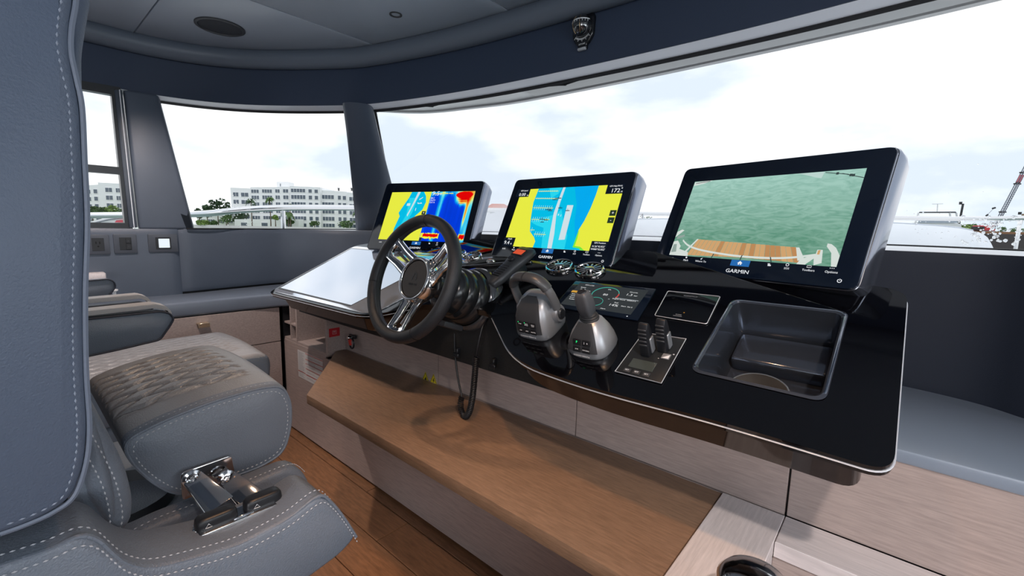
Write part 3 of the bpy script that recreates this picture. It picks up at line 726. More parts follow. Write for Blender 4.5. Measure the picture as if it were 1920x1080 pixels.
def monitor(bu, bv, yaw, tilt, W, k, label):
    F_ = mon_frame(bu, bv, yaw, tilt, W); k_ = CF.move(bu, bv)[2]; F_.scl = (k_, k_, k_); H = W*.64; t = thing('navigation_display', F_, label, 'display', None)
    hw = W/2
    # rear housing: wedge, deeper at the foot
    bm = BM(); secs = []
    for z, dx, y0, y1 in ((-.004, 0, .0, 0), (-.016, .005, .0, .005), (-.050, .008, -.002, .007), (-.088, .004, -.004, .004), (-.102, -.014, -.01, -.010)):
        secs.append([(p[0], p[1], z) for p in rnd([(-hw-dx, y0), (hw+dx, y0), (hw+dx, H+y1), (-hw-dx, H+y1)], .02, 5)])
    loft(bm, secs); link('housing', bm, mat('gloss housing', (.25, .27, .33), .12, metal=.9, coat=.3), t)
    # lower rear foot
    bm = BM(); obox(bm, [(-hw*.86, -.015, -.08), (hw*.86, -.015, -.08), (hw*.86, -.05, -.16), (-hw*.86, -.05, -.16), (-hw*.8, H*.62, -.08), (hw*.8, H*.62, -.08), (hw*.8, H*.55, -.11), (-hw*.8, H*.55, -.11)], .008, 2)
    link('rear_foot', bm, black_gloss, t)
    bm = BM(); prism(bm, rnd(rect(-hw, hw, 0, H), .022, 6), -.006, 0, .002, 2); link('front_glass', bm, screen_glass, t)
    bm = BM(); tube(bm, [Vector((p[0], p[1], -.0085)) for p in rnd(rect(-hw-.002, hw+.002, -.001, H+.002), .023, 6)], .0014, 6, closed=True); link('bezel_line', bm, mat('bezel line', (.25, .26, .28), .2, metal=1), t)
    z1 = .0004
    img = BM(); txt = BM(); text_bm(txt, 'GARMIN', .0155, .004, .017, z=.0008, sx=1.15)
    tube(txt, [Vector((.2545+.0042*math.cos(a), .018+.0042*math.sin(a), .0012)) for a in [R(120)+R(300)*j/12 for j in range(13)]], .0008, 4); prism(txt, rect(.2540, .2550, .018, .0235), .001, .0014)
    icon_row(None, txt, k)
    prism(img, rect(-.0225, .0320, .0335, .052), .0002, z1, mi=1)
    hx, hy = .0045, .0425
    prism(txt, [(hx-.0075, hy), (hx+.0075, hy), (hx, hy+.0065)], .001, .0014); prism(txt, rect(hx-.0048, hx-.0014, hy-.005, hy+.0003), .001, .0014); prism(txt, rect(hx+.0014, hx+.0048, hy-.005, hy+.0003), .001, .0014); prism(txt, rect(hx-.0048, hx+.0048, hy-.001, hy+.001), .001, .0014)
    mats_ = [BAR, HOM]
    link('toolbar', img, mats_, t, smooth=0); link('screen_lettering', txt, WHT, t, kind='stuff', smooth=0)
    return t, F_
# ---- left: chart and sonar
t, F1 = monitor(*MON[0], 'left display behind the steering wheel, showing a yellow chart beside a blue and red sonar')
sc_ = 1.055
def S1(p): return (p[0], p[1])
bm = BM(); prism(bm, [(-.246, .057), (.0148, .0565), (.011, .335), (-.249, .3355)], .0002, .0004, mi=0)
w1 = [(-.1163, .3350), (-.038, .3350), (-.018, .310), (-.0077, .2754), (-.0162, .2317), (-.0477, .1976), (-.075, .165), (-.0868, .1437), (-.085, .1), (-.0956, .0580), (-.16, .0580), (-.1628, .1234), (-.150, .1917), (-.1638, .2113), (-.1408, .266), (-.125, .30)]
prism(bm, w1, .0004, .0006, mi=1)
prism(bm, [(-.12, .30), (-.11, .20), (-.14, .10), (-.15, .058), (-.125, .058), (-.10, .14), (-.075, .215), (-.07, .30)], .0006, .0007, mi=2)
prism(bm, [(-.0752, .335), (-.0589, .335), (-.0855, .24), (-.10, .19), (-.106, .20), (-.094, .24)], .0007, .0009, mi=3)
prism(bm, [(-.056, .292), (-.035, .305), (-.034, .301), (-.052, .287)], .0007, .0009, mi=3); prism(bm, [(-.062, .273), (-.056, .264), (-.030, .266), (-.036, .273), (-.046, .269)], .0007, .0009, mi=3)
prism(bm, rect(-.125, -.104, .253, .268), .0007, .0009, mi=3); prism(bm, rect(-.062, -.058, .225, .24), .0007, .0009, mi=3)
prism(bm, rect(-.0145, .0085, .2025, .222), .001, .0012, mi=4); prism(bm, rect(.016, .030, .058, .075), .001, .0012, mi=4)
link('chart_image', bm, [YEL, CYN, CY2, CHN, DKG], t, smooth=0, kind='stuff')
bm = BM(); prism(bm, [(.0148, .0565), (.2742, .0557), (.2705, .335), (.011, .3345)], .0002, .0005); link('sonar_image', bm, sonar_screen(), t, smooth=0)
RED = glow('sonar red', (.75, .0, .0), 1); ORG = glow('sonar orange', (.9, .42, .02), 1); YL2 = glow('sonar yellow', (.85, .85, .05), 1)
bm = BM()
prism(bm, rnd([(.158, .314), (.184, .3320), (.242, .3330), (.2684, .3186), (.246, .292), (.1940, .292)], .02), .0006, .0008, mi=0)
random.seed(3)
def ragged(x0, x1, yb, yt, mi, z=.0007, n=26, amp=.3):
    up_ = [(x0+(x1-x0)*i/n, yt+(yt-yb)*amp*random.uniform(-.5, .5)) for i in range(n+1)]; lo = [(x1-(x1-x0)*i/n, yb+(yt-yb)*amp*random.uniform(-.9, .5)) for i in range(n+1)]
    prism(bm, up_+lo, z, z+.0001, mi=mi)
ragged(.016, .125, .072, .100, 2, .0006); ragged(.030, .120, .081, .096, 0, .0008); ragged(.238, .2725, .07, .099, 2, .0006); ragged(.243, .2725, .074, .096, 0, .0008)
for i in range(5): prism(bm, rect(.186+.001*i, .240-.004*i, .2885-.006*i, .2905-.006*i), .0006, .0008, mi=(0 if i % 2 == 0 else 1))
for i in range(4): prism(bm, rect(.03+.03*i, .055+.03*i, .3215, .3260), .0006, .0008, mi=2)
link('sonar_echo', bm, [RED, ORG, YL2], t, kind='stuff', smooth=0)
bm = BM(); text_bm(bm, '9.5', .034, .016, .3235, .001, 'LEFT', sx=1.15); text_bm(bm, 'ft', .018, .066, .3205, .001, 'LEFT')
text_bm(bm, '84.1', .014, .016, .297, .001, 'LEFT'); text_bm(bm, '29.2°F', .012, .016, .284, .001, 'LEFT'); text_bm(bm, '9.5:1 ft', .011, .016, .272, .001, 'LEFT'); text_bm(bm, '+', .02, -.003, .212, .0013)
link('sonar_readout', bm, WHT, t, kind='stuff', smooth=0)
# ---- middle: harbour chart
t, F2 = monitor(*MON[1], 'middle display showing a yellow and cyan harbour chart reading 172', )
bm = BM(); prism(bm, rect(-.2345, .2550, .0535, .3175), .0002, .0004, mi=0)
w2p = [(-.1406, .3175), (.1481, .3175), (.147, .28), (.1412, .2237), (.130, .17), (.1169, .1326), (.120, .100), (.118, .0667), (.145, .064), (.166, .0535), (-.0731, .0535), (-.070, .080), (-.0827, .0974), (-.1136, .1222), (-.126, .16), (-.1336, .1902), (-.1458, .2545)]
prism(bm, w2p, .0004, .0006, mi=1)
prism(bm, [(.118, .1326), (.120, .1326), (.123, .100), (.121, .0690), (.147, .067), (.168, .0535), (.150, .0535), (.145, .060), (.114, .0640)], .0006, .0008, mi=5)
prism(bm, [(-.085, .3175), (-.02, .3175), (-.030, .29), (-.06, .27)], .0006, .0007, mi=2)
prism(bm, [(.040, .3175), (.1481, .3175), (.147, .28), (.1412, .2237), (.130, .17), (.1169, .1326), (.114, .100), (.105, .12), (.088, .17), (.075, .24), (.060, .27)], .0006, .0007, mi=3)
prism(bm, [(-.125, .165), (-.09, .15), (-.05, .14), (-.03, .0535), (.08, .0535), (.075, .11), (.05, .14), (.01, .22), (-.01, .2)], .0006, .0007, mi=2)
prism(bm, [(-.0151, .3175), (-.0035, .3175), (-.0070, .25), (-.0056, .1902), (.012, .115), (.0205, .0535), (.0, .0535), (-.012, .1296), (-.0225, .2055), (-.020, .26)], .0007, .0009, mi=4)
prism(bm, [(.031, .2378), (.060, .2372), (.0687, .0929), (.0408, .0904)], .0007, .0009, mi=4)
for a, b_ in (((-.137, .3057), (-.034, .3029)), ((-.1404, .2733), (-.0243, .2690)), ((-.1365, .2302), (-.0331, .2271)), ((-.1254, .177), (-.0326, .1774)), ((-.0885, .1126), (-.0289, .1117)), ((-.1135, .13), (-.0923, .1305))):
    prism(bm, [a, b_, (b_[0], b_[1]-.0022), (a[0], a[1]-.0022)], .0008, .001, mi=0)
    n = int((b_[0]-a[0])/.011); 
    for i in range(n):
        x = a[0]+.006+i*.011; y = a[1]+(b_[1]-a[1])*(x-a[0])/(b_[0]-a[0]); s = .010 if a[1] < .25 else .004
        prism(bm, rect(x, x+.0011, y-s*1.1, y+s), .0008, .001, mi=4)
for x, y, l in ((-.05, .262, .03), (-.035, .268, .03), (-.07, .218, .034), (-.055, .213, .024), (-.085, .175, .03), (-.06, .172, .024), (-.075, .163, .02), (-.008, .2245, .022), (.030, .2125, .022)):
    prism(bm, [(x, y), (x+l*.8, y), (x+l, y+.0015), (x+l*.8, y+.003), (x, y+.003)], .001, .0012, mi=6)
    prism(bm, rect(x+l*.4, x+l*.46, y, y+.010), .001, .0012, mi=6)
for x0, x1, y0, y1 in ((-.256, -.184, .281, .3185), (.186, .256, .280, .3185), (-.240, -.178, .053, .092), (.189, .256, .053, .092)): prism(bm, rect(x0, x1, y0, y1), .001, .0012, mi=7)
for y0 in (.1915, .163): prism(bm, rect(.2280, .2530, y0, y0+.0225), .001, .0012, mi=8)
link('chart_image', bm, [YEL, CYN, CY2, BLU, CHN, GRN, BLK, BAR, DKG], t, smooth=0, kind='stuff')
bm = BM(); text_bm(bm, 'GPS Speed', .009, -.216, .3105, .0013); text_bm(bm, '0.00', .020, -.240, .292, .0013, 'LEFT', sx=1.1); text_bm(bm, 'kt', .010, -.194, .288, .0013, 'LEFT')
text_bm(bm, 'GPS Hdg (Mtrk)', .008, .222, .3115, .0013); text_bm(bm, '172', .023, .206, .292, .0013, 'LEFT', sx=1.1); text_bm(bm, '°', .02, .2455, .296, .0013, 'LEFT'); text_bm(bm, 'M', .009, .2475, .287, .0013, 'LEFT')
text_bm(bm, 'Depth', .009, -.207, .086, .0013); text_bm(bm, '9.4', .023, -.234, .068, .0013, 'LEFT', sx=1.1); text_bm(bm, 'ft', .011, -.196, .064, .0013, 'LEFT')
text_bm(bm, 'GPS Position', .009, .224, .085, .0013); text_bm(bm, 'N 26°43.822\'', .0098, .222, .0715, .0013); text_bm(bm, 'W080°02.852\'', .0098, .222, .0605, .0013)
text_bm(bm, '+', .018, .2405, .2027, .0013); text_bm(bm, '-', .018, .2405, .1745, .0013); text_bm(bm, 'R', .012, .004, .196, .0013); text_bm(bm, '2', .010, .016, .193, .0013)
link('chart_lettering', bm, WHT, t, kind='stuff', smooth=0)
# ---- right: stern camera
t, F3 = monitor(*MON[2], 'right display showing a stern camera view of green water and teak deck')
bm = BM(); prism(bm, rect(-.2365, .2395, .0525, .3185), .0002, .0004); link('camera_image', bm, water_screen(), t, smooth=0)
TEAK = glow('camera teak', (.50, .25, .10), 1); TEK2 = glow('camera teak light', (.62, .36, .16), 1); CWH = glow('camera white', (.66, .72, .68), 1); CGR = glow('camera grey', (.28, .36, .33), 1); CDK = glow('camera dark', (.04, .06, .06), 1)
bm = BM(); random.seed(5)
for a_, b_ in (((-.1526, .1109), (.1371, .0986)),):
    n = 22
    for i in range(n):
        x0 = -.1526+.2897*i/n; x1 = -.1526+.2897*(i+1)/n-.001; y0 = .1109-.0123*i/n
        bx = lambda x: -.010+(x+.010)*1.14
        prism(bm, [(x0, y0), (x1, y0), (bx(x1), .060-.004*(abs(x1)/.15)), (bx(x0), .060-.004*(abs(x0)/.15))], .0004, .0006, mi=(0 if random.random() < .45 else 1))
prism(bm, [(-.2365, .0525), (-.205, .075), (-.172, .066), (-.168, .0525)], .0005, .0007, mi=2)
prism(bm, [(-.155, .112), (-.150, .112), (-.178, .066), (-.186, .066)], .0006, .0008, mi=2); prism(bm, [(.137, .0986), (.145, .0986), (.166, .066), (.150, .062)], .0006, .0008, mi=2)
cur = [(p.x, p.y) for p in cr_spline([(-.204, .1085, 0), (-.175, .090, 0), (-.120, .0770, 0), (-.0203, .0673, 0), (.0699, .0665, 0), (.1324, .0721, 0), (.186, .0835, 0)], 6)]
prism(bm, cur+[(x, y-.0058) for x, y in cur[::-1]], .0008, .001, mi=2)
prism(bm, [(-.2355, .135), (-.2205, .1435), (-.2115, .141), (-.2200, .132), (-.2365, .115)], .0006, .0008, mi=2)
prism(bm, [(-.2300, .118), (-.2050, .126), (-.2025, .120), (-.2280, .108)], .0007, .0009, mi=3)
prism(bm, [(-.2365, .10), (-.2220, .104), (-.2050, .085), (-.2100, .060), (-.2365, .0525)], .0006, .0008, mi=2); prism(bm, [(-.2330, .09), (-.222, .092), (-.215, .065), (-.2330, .062)], .0008, .0009, mi=3)
prism(bm, [(.1560, .066), (.186, .0835), (.192, .078), (.170, .0525), (.150, .0525)], .0006, .0008, mi=2)
prism(bm, [(.2060, .1130), (.2150, .1115), (.2270, .1020), (.2395, .082), (.2395, .0525), (.228, .0525), (.2200, .088), (.2060, .105)], .0006, .0008, mi=2)
prism(bm, [(.1880, .0950), (.2000, .0950), (.2060, .060), (.190, .0525), (.186, .07)], .0007, .0009, mi=2); prism(bm, [(.1900, .0930), (.1955, .0945), (.1955, .082), (.190, .082)], .001, .0011, mi=1)
prism(bm, [(.0836, .3180), (.148, .3175), (.1445, .2985), (.1223, .3050), (.1023, .3125)], .0006, .0007, mi=4)
prism(bm, [(-.2350, .316), (-.190, .3185), (-.172, .3185), (-.200, .309), (-.2350, .303)], .0005, .0006, mi=2)
for a, b_ in (((-.23, .3125), (-.18, .3175)), ((.150, .316), (.205, .3055)), ((.19, .3095), (.2395, .2930))): prism(bm, [a, b_, (b_[0], b_[1]-.002), (a[0], a[1]-.002)], .0006, .0008, mi=5)
for x, y in ((.176, .309), (.207, .3015), (.213, .3005)): prism(bm, rect(x, x+.006, y-.003, y+.004), .0008, .001, mi=5)
for a, b_ in (((-.085, .066), (-.088, .0525)), ((.002, .067), (.0, .0525)), ((.080, .067), (.086, .0525))): prism(bm, [a, (a[0]+.003, a[1]), (b_[0]+.003, b_[1]), b_], .001, .0011, mi=5)
link('camera_deck_picture', bm, [TEAK, TEK2, CWH, CGR, glow('camera boat', (.50, .66, .62), 1), CDK], t, smooth=0, kind='stuff')
# ================================================================ steering wheel
c20, s20 = math.cos(T20), math.sin(T20)
WF = Frame((-1.044, .765, 1.003), (1, 0, 0), (0, s20, c20))       # z towards the helmsman
t = thing('steering_wheel', WF, 'black leather rimmed steering wheel with three polished V shaped spokes', 'steering wheel')
RC = .1725
bm = BM(); n = 96; rings = []
for i in range(n):
    a = 2*PI*i/n; cdir = Vector((math.cos(a), math.sin(a), 0)); rings.append([bm.verts.new(cdir*(RC+.0175*math.cos(b))+Vector((0, 0, .0205*math.sin(b)))) for b in [2*PI*j/18 for j in range(18)]])
for i in range(n):
    for j in range(18): bm.faces.new((rings[i][j], rings[i][(j+1) % 18], rings[(i+1) % n][(j+1) % 18], rings[(i+1) % n][j]))
rim = link('rim', bm, mat('wheel leather', (.017, .019, .023), .42, bump=.5, bscale=600), t)
bm = BM()
for a in (R(88), R(190), R(-60)):
    cdir = Vector((math.cos(a), math.sin(a), 0)); tube(bm, [cdir*(RC+.0178*math.cos(b))+Vector((0, 0, .0208*math.sin(b))) for b in [2*PI*j/24 for j in range(24)]], .0007, 4, closed=True)
link('seam', bm, rubber, rim, kind='stuff')
bm = BM()
for i in range(120):
    a = R(100)+R(160)*i/120; cdir = Vector((math.cos(a), math.sin(a), 0)); td = Vector((-math.sin(a), math.cos(a), 0)); p = cdir*(RC-.0165)+Vector((0, 0, .006))
    tube(bm, [p-td*.0022+Vector((0, 0, .0018)), p+td*.0022-Vector((0, 0, .0018))], .0008, 4)
link('lacing', bm, black, rim, kind='stuff')
def spoke(ang):
    ca, sa = math.cos(R(ang)), math.sin(R(ang))
    def P(r, s, z): return Vector((ca*r-sa*s, sa*r+ca*s, z))
    b = BM()
    # open frame: two arms that diverge from the hub, joined at the rim, dished
    out = [(.045, .044), (.075, .037), (.110, .035), (.150, .038), (.165, .028), (.168, 0), (.165, -.028), (.150, -.038), (.110, -.035), (.075, -.037), (.045, -.044)]
    inn = [(.050, .012), (.078, .012), (.110, .013), (.138, .018), (.146, .012), (.148, 0), (.146, -.012), (.138, -.018), (.110, -.013), (.078, -.012), (.050, -.012)]
    def zz(r): return -.030+.034*max(0, min(1, (r-.05)/.10))
    top = [b.verts.new(P(r, s, zz(r)+.004)) for r, s in out]; ti = [b.verts.new(P(r, s, zz(r)+.0015)) for r, s in inn]
    bo = [b.verts.new(P(r, s*1.0, zz(r)-.010)) for r, s in out]; bi = [b.verts.new(P(r, s, zz(r)-.010)) for r, s in inn]
    n_ = len(out)
    for i in range(n_-1):
        for A_, B_ in ((top, ti), (ti, bi), (bi, bo), (bo, top)): b.faces.new((A_[i], A_[i+1], B_[i+1], B_[i]))
    for i in (0, n_-1): b.faces.new((top[i], ti[i], bi[i], bo[i]))
    bmesh.ops.bevel(b, geom=list(b.edges), offset=.0016, segments=2, affect='EDGES', profile=.5, clamp_overlap=True)
    return b
for a in (147, 270, 30):
    o = link('spoke', spoke(a), chrome, t, smooth=50)
    ca, sa = math.cos(R(a)), math.sin(R(a)); b = BM()
    for s in (0,):
        tube(b, [Vector((ca*r, sa*r, z)) for r, z in ((.05, -.044), (.09, -.030), (.135, -.012))], .0045, 8)
    link('inner_rib', b, darkchrome, o)
bm = BM(); lathe(bm, [(0, -.075), (.045, -.075), (.060, -.055), (.067, -.035), (.067, -.022), (.064, -.014), (.058, -.012), (.056, -.016), (0, -.016)], 64); link('hub_ring', bm, chrome, t)
bm = BM(); tube(bm, [Vector((.0605*math.cos(a), .0605*math.sin(a), -.0105)) for a in [2*PI*j/64 for j in range(64)]], .0048, 10, closed=True); link('hub_bezel', bm, steel, t)
bm = BM(); lathe(bm, [(.0555, -.020), (.0555, -.013), (.053, -.0105), (0, -.0095)], 64); pad = link('hub_pad', bm, mat('pad leather', (.030, .032, .036), .55, bump=.6, bscale=500), t)
bm = BM(); lw_ = [(-.011, -.006), (-.010, .002), (-.006, .0105), (0, .0145), (.006, .0105), (.010, .002), (.011, -.006), (.0085, -.0105), (.0055, -.006), (.0055, -.002), (0, .010), (-.0055, -.002), (-.0055, -.006), (-.0085, -.0105)]
prism(bm, [(x*1.05, y+.006) for x, y in lw_], -.0100, -.0088); 
link('hub_emblem', bm, mat('embossed mark', (.012, .012, .013), .3), pad)
bm = BM(); text_bm(bm, 'PRINCESS', .0088, 0, -.017, -.0094, depth=.0004); link('hub_lettering', bm, MATS['embossed mark'], pad)
# column boot
t = thing('steering_column', Frame(WF.at(0, 0, -.045), WF.x, WF.y), 'black ribbed steering column boot between the wheel and the dash', 'steering column')
bm = BM(); lathe(bm, [(.030, .0), (.035, -.07), (.056, -.075), (.068, -.085), (.076, -.105), (.074, -.118), (.080, -.124), (.084, -.145), (.081, -.156), (.088, -.163), (.092, -.185), (.088, -.20)], 48); link('boot', bm, mat('boot rubber', (.015, .016, .018), .22, spec=.6), t)
bm = BM(); lathe(bm, [(.094, -.190), (.102, -.196), (.108, -.215), (.106, -.245), (.08, -.27)], 48); link('collar', bm, mat('collar gloss', (.10, .105, .115), .12, metal=.6), t)
bm = BM(); box(bm, .02, .070, -.112, -.094, -.14, -.06, .006); link('adjuster_lever', bm, charcoal, t)
# ================================================================ throttle control
def rbox_sec(w_, d, cx, cy, z, p=4, n=32):
    out = []
    for j in range(n):
        a = 2*PI*j/n; c, s = math.cos(a), math.sin(a)
        k = (abs(c)**p+abs(s)**p)**(-1/p); out.append((cx+w_*k*c, cy+d*k*s, z))
    return out
def softbody(secs, extra=()):
    b = BM(); loft(b, [rbox_sec(*s) for s in secs]); return b
TF = CF.sub(-.727, .178)
t = thing('throttle_lever', TF, 'twin lever throttle control with arched grey handles, nearest the wheel', 'throttle')
link('base', softbody([(.060, .070, 0, 0, 0), (.062, .073, 0, 0, .006), (.060, .071, 0, .002, .03), (.056, .064, 0, .006, .06), (.050, .052, 0, .012, .085), (.040, .036, 0, .018, .102), (.020, .018, 0, .02, .108)]), silver, t, smooth=60)
# charcoal face that wraps front and top
def face_loft(w0, secs):
    b = BM(); S_ = []
    for (w_, d, cx, cy, z) in secs:
        ring = rbox_sec(w_+.0015, d+.0015, cx, cy, z, 4, 64)
        S_.append([ring[j] for j in range(64) if abs(ring[j][0]-cx) < w0*w_ and ring[j][1] < cy+.2*d])
    m_ = min(len(s) for s in S_); S_ = [sorted(s, key=lambda q: q[0]) for s in S_]
    S2 = []
    for s in S_:
        P_ = [Vector(q) for q in s]; S2.append(frac(P_, 14))
    loft(b, S2, closed_sec=False, caps=False); return b
link('front_face', face_loft(.84, [(.0605, .0715, 0, .001, .022), (.060, .071, 0, .002, .03), (.056, .064, 0, .006, .06), (.050, .052, 0, .012, .085), (.040, .036, 0, .018, .102), (.020, .018, 0, .02, .109)]), charcoal, t, smooth=60)
def on_front(fr, z0, z1, y0, y1):
    """frame lying on a body's sloping front"""
    o = fr.at(0, y0, z0); up = (fr.at(0, y1, z1)-o).normalized(); return Frame(o, fr.x, up)
FF = on_front(TF, .012, .060, -.0745, -.0600)
btn_m = mat('button', (.012, .013, .015), .35); led = glow('green led', (.02, 1, .25), 1.2)
for r_ in range(2):
    for c_ in range(3):
        x = -.0225+c_*.0225; y = .018+(1-r_)*.020
        bm = BM(); prism(bm, rnd(rect(x-.0098, x+.0098, y-.0082, y+.0082), .002, 3), .000, .0035, .0012, 2)
        bm.transform(PM(t).inverted() @ FF.mat()); b_ = link('button', bm, btn_m, t)
        bm = BM(); text_bm(bm, (('SYNC', 'DRIVE\nBOOST', 'SINGLE\nLEVER'), ('ADD', 'NEXT', 'NEUTRAL'))[r_][c_], .0038, x, y, .0037)
        bm.transform(PM(t).inverted() @ FF.mat()); link('button_print', bm, white_print, b_)
        if r_ == 0 and c_ < 2:
            bm = BM(); disc(bm, x-.006, y+.005, .0038, .0015, 8); bm.transform(PM(t).inverted() @ FF.mat()); link('green_light', bm, led, b_)
bm = BM(); text_bm(bm, 'VOLVO PENTA', .0062, 0, .0005, .001, sx=1.35); bm.transform(PM(t).inverted() @ FF.mat()); link('lettering', bm, white_print, t)
for s in (-1, 1):
    bm = BM(); lathe(bm, [(0, .002), (.024, .002), (.027, -.003), (.029, -.016), (.022, -.02)], 32, fn=lambda p: Vector((s*(.066+p.z*1.0+.004), .018+p.x, .050+p.y)))
    pv = link('pivot', bm, silver, t)
    bm = BM(); lathe(bm, [(0, .006), (.014, .0055), (.017, .002), (.017, 0)], 24, fn=lambda p: Vector((s*(.069+p.z*1.0+.004), .018+p.x, .050+p.y))); link('pivot_knob', bm, black, pv)
    # lever: side arm and top grip
    path = [Vector((s*.064, .018, .050)), Vector((s*.066, .014, .085)), Vector((s*.062, .008, .125)), Vector((s*.050, .003, .155)), Vector((s*.030, .0, .170)), Vector((s*.002, -.001, .174))]
    pp = cr_spline(path, 6); n_ = len(pp)
    def lv(sub, m_, nm, grow=1.0):
        b = BM(); S_ = []
        for i, p in enumerate(sub):
            dd = (sub[min(i+1, len(sub)-1)]-sub[max(i-1, 0)]).normalized(); yv = Vector((0, 1, 0)); q = dd.cross(yv).normalized()
            S_.append([p+q*(.0100*grow*math.cos(a))+yv*(.0190*grow*math.sin(a)) for a in [2*PI*j/14 for j in range(14)]])
        loft(b, S_); return link(nm, b, m_, t, smooth=60)
    k = 14
    lv(pp[:k+1], mat('lever grey', (.20, .205, .215), .35, metal=.5), 'lever_arm', .92); lv(pp[k:], mat('grip', (.05, .052, .056), .35), 'lever_grip', 1.12)
# ================================================================ joystick
SCL.append((t, (.95,)*3))
JF = CF.sub(-.545, .145)
t = thing('docking_joystick', JF, 'grey docking joystick on a bell shaped base between throttle and touch gauge', 'joystick')
link('base', softbody([(.058, .064, 0, 0, 0, 3), (.060, .067, 0, 0, .006, 3), (.056, .062, 0, .002, .028, 3), (.046, .050, 0, .008, .052, 3), (.032, .036, 0, .014, .072, 3), (.024, .026, 0, .016, .080, 3)]), silver, t, smooth=60)
link('front_face', face_loft(.80, [(.0575, .064, 0, .001, .020), (.056, .062, 0, .002, .028), (.046, .050, 0, .008, .052), (.032, .036, 0, .014, .072), (.024, .026, 0, .016, .081)]), charcoal, t, smooth=60)
FF = on_front(JF, .014, .052, -.0650, -.0450)
for r_ in range(2):
    for c_ in range(2):
        x = -.0135+c_*.027; y = .013+(1-r_)*.019
        bm = BM(); prism(bm, rnd(rect(x-.0115, x+.0115, y-.0082, y+.0082), .002, 3), -.002, .0035, .0012, 2)
        bm.transform(PM(t).inverted() @ FF.mat()); b_ = link('button', bm, btn_m, t)
        bm = BM(); text_bm(bm, (('P', 'I  +'), ('DYN', 'DOCKING'))[r_][c_], (.009 if r_ == 0 else .0042), x, y, .0037)
        bm.transform(PM(t).inverted() @ FF.mat()); link('button_print', bm, white_print if (r_, c_) != (0, 0) else led, b_)
bm = BM(); text_bm(bm, 'VOLVO PENTA', .0055, 0, -.0045, .001, sx=1.3); bm.transform(PM(t).inverted() @ FF.mat()); link('lettering', bm, white_print, t)
bm = BM(); lathe(bm, [(.026, .078), (.027, .082), (.024, .085), (.0255, .088), (.0215, .091), (.022, .094), (.017, .098)], 32, fn=lambda p: p+Vector((0, .016, 0))); link('bellows', bm, blacksoft, t)
bm = BM(); loft(bm, [rbox_sec(w_, d, 0, .016+(z-.09)*-.05, z, 5, 32) for w_, d, z in ((.012, .014, .090), (.0170, .020, .098), (.0195, .023, .118), (.0195, .023, .138), (.0165, .019, .154), (.0150, .017, .160), (.012, .013, .163))]); link('stick', bm, mat('stick grey', (.075, .078, .085), .4), t, smooth=60)
bm = BM(); lathe(bm, [(.0105, .160), (.0125, .1625), (.011, .165), (.006, .1635), (0, .165)], 24, fn=lambda p: p+Vector((0, .0125, 0))); link('twist_cap', bm, black, t)
SCL.append((t, (.93,)*3))
# ================================================================ trim tab control
TT = CF.sub(-.397, .150)
t = thing('trim_tab_control', TT, 'slim silver framed control plate with two upright black levers and a small display', 'control panel')
pg = [(-.054, -.087), (.052, -.088), (.050, .088), (-.050, .082)]
bm = BM(); prism(bm, rnd(pg, .003, 2), 0, .004, .0012, 2); link('plate', bm, mat('panel graphite', (.03, .034, .038), .3, metal=.5), t)
bm = BM(); tube(bm, [Vector((p[0], p[1], .004)) for p in pg], .0011, 5, closed=True); link('frame', bm, alu_edge, t)
bm = BM(); prism(bm, rect(-.034, .022, -.060, -.026), .004, .0055, .0006, 1); link('readout', bm, mat('lcd', (.05, .06, .055), .12, spec=.7), t)
for x in (-.030, -.008, .014):
    bm = BM(); prism(bm, rnd(rect(x-.008, x+.008, -.081, -.067), .002), .004, .0065, .001, 2); b_ = link('push_button', bm, charcoal, t)
    bm = BM(); text_bm(bm, 'SET', .006, x, -.074, .0067); link('button_print', bm, white_print, b_)
for x, y in ((-.012, .010), (.018, .038)):
    prof = [(-.022, .004), (-.018, .036), (-.010, .070), (.000, .084), (.009, .082), (.014, .068), (.019, .036), (.026, .004)]
    bm = BM(); prism(bm, rnd(prof, .004, 3), -.0105, .0105, .002, 2, fn=lambda a, b_, c_: (x+c_, y+a, b_)); lv_ = link('lever', bm, black, t)
    for i in range(5):
        bm = BM(); yy, zz_ = -.0180+.0022*i, .034+.009*i; box(bm, x-.0095, x+.0095, y+yy-.0035, y+yy, zz_, zz_+.0045, .001, 1); link('grip_rib', bm, charcoal, lv_)
    bm = BM(); box(bm, x+.010, x+.0135, y-.006, y+.014, .006, .046, .0012, 1); link('side_rail', bm, silver, lv_)
bm = BM(); prism(bm, [(.022, -.004), (.040, -.004), (.040, .016), (.022, .016)], .004, .0048); link('trim_symbol', bm, silver, t)
bm = BM(); prism(bm, [(.024, -.002), (.038, -.002), (.038, .013)], .0048, .0054); link('trim_symbol_mark', bm, white_print, t)
bm = BM(); text_bm(bm, '+', .010, .044, .018, .0046); text_bm(bm, '-', .010, .018, -.006, .0046); link('trim_marks', bm, white_print, t, kind='stuff')
# ================================================================ charging pad hatch
HF = CF.sub(-.409, .394)
t = thing('charging_pad', HF, 'square gloss black charging pad with a thin chrome outline beside the basin', 'charging pad')
pg = rnd([(-.063, -.072), (.070, -.075), (.066, .074), (-.072, .072)], .006)
bm = BM(); prism(bm, pg, 0, .003, .001, 2); link('pad', bm, black_gloss, t)
bm = BM(); tube(bm, [Vector((p[0], p[1], .003)) for p in pg], .0011, 5, closed=True); link('frame', bm, alu_edge, t)
bm = BM(); text_bm(bm, 'SCANSTRUT', .0065, -.005, .055, .0033); prism(bm, rect(-.018, .004, -.058, -.0565), .0030, .0034); text_bm(bm, 'ROKK', .0055, -.006, -.050, .0033); link('pad_print', bm, mat('dim print', (.30, .31, .33), .5), t, kind='stuff')
bm = BM(); disc(bm, .004, -.036, .0034, .0022, 12); link('status_light', bm, glow('amber led', (.45, .22, .04), .8), t)
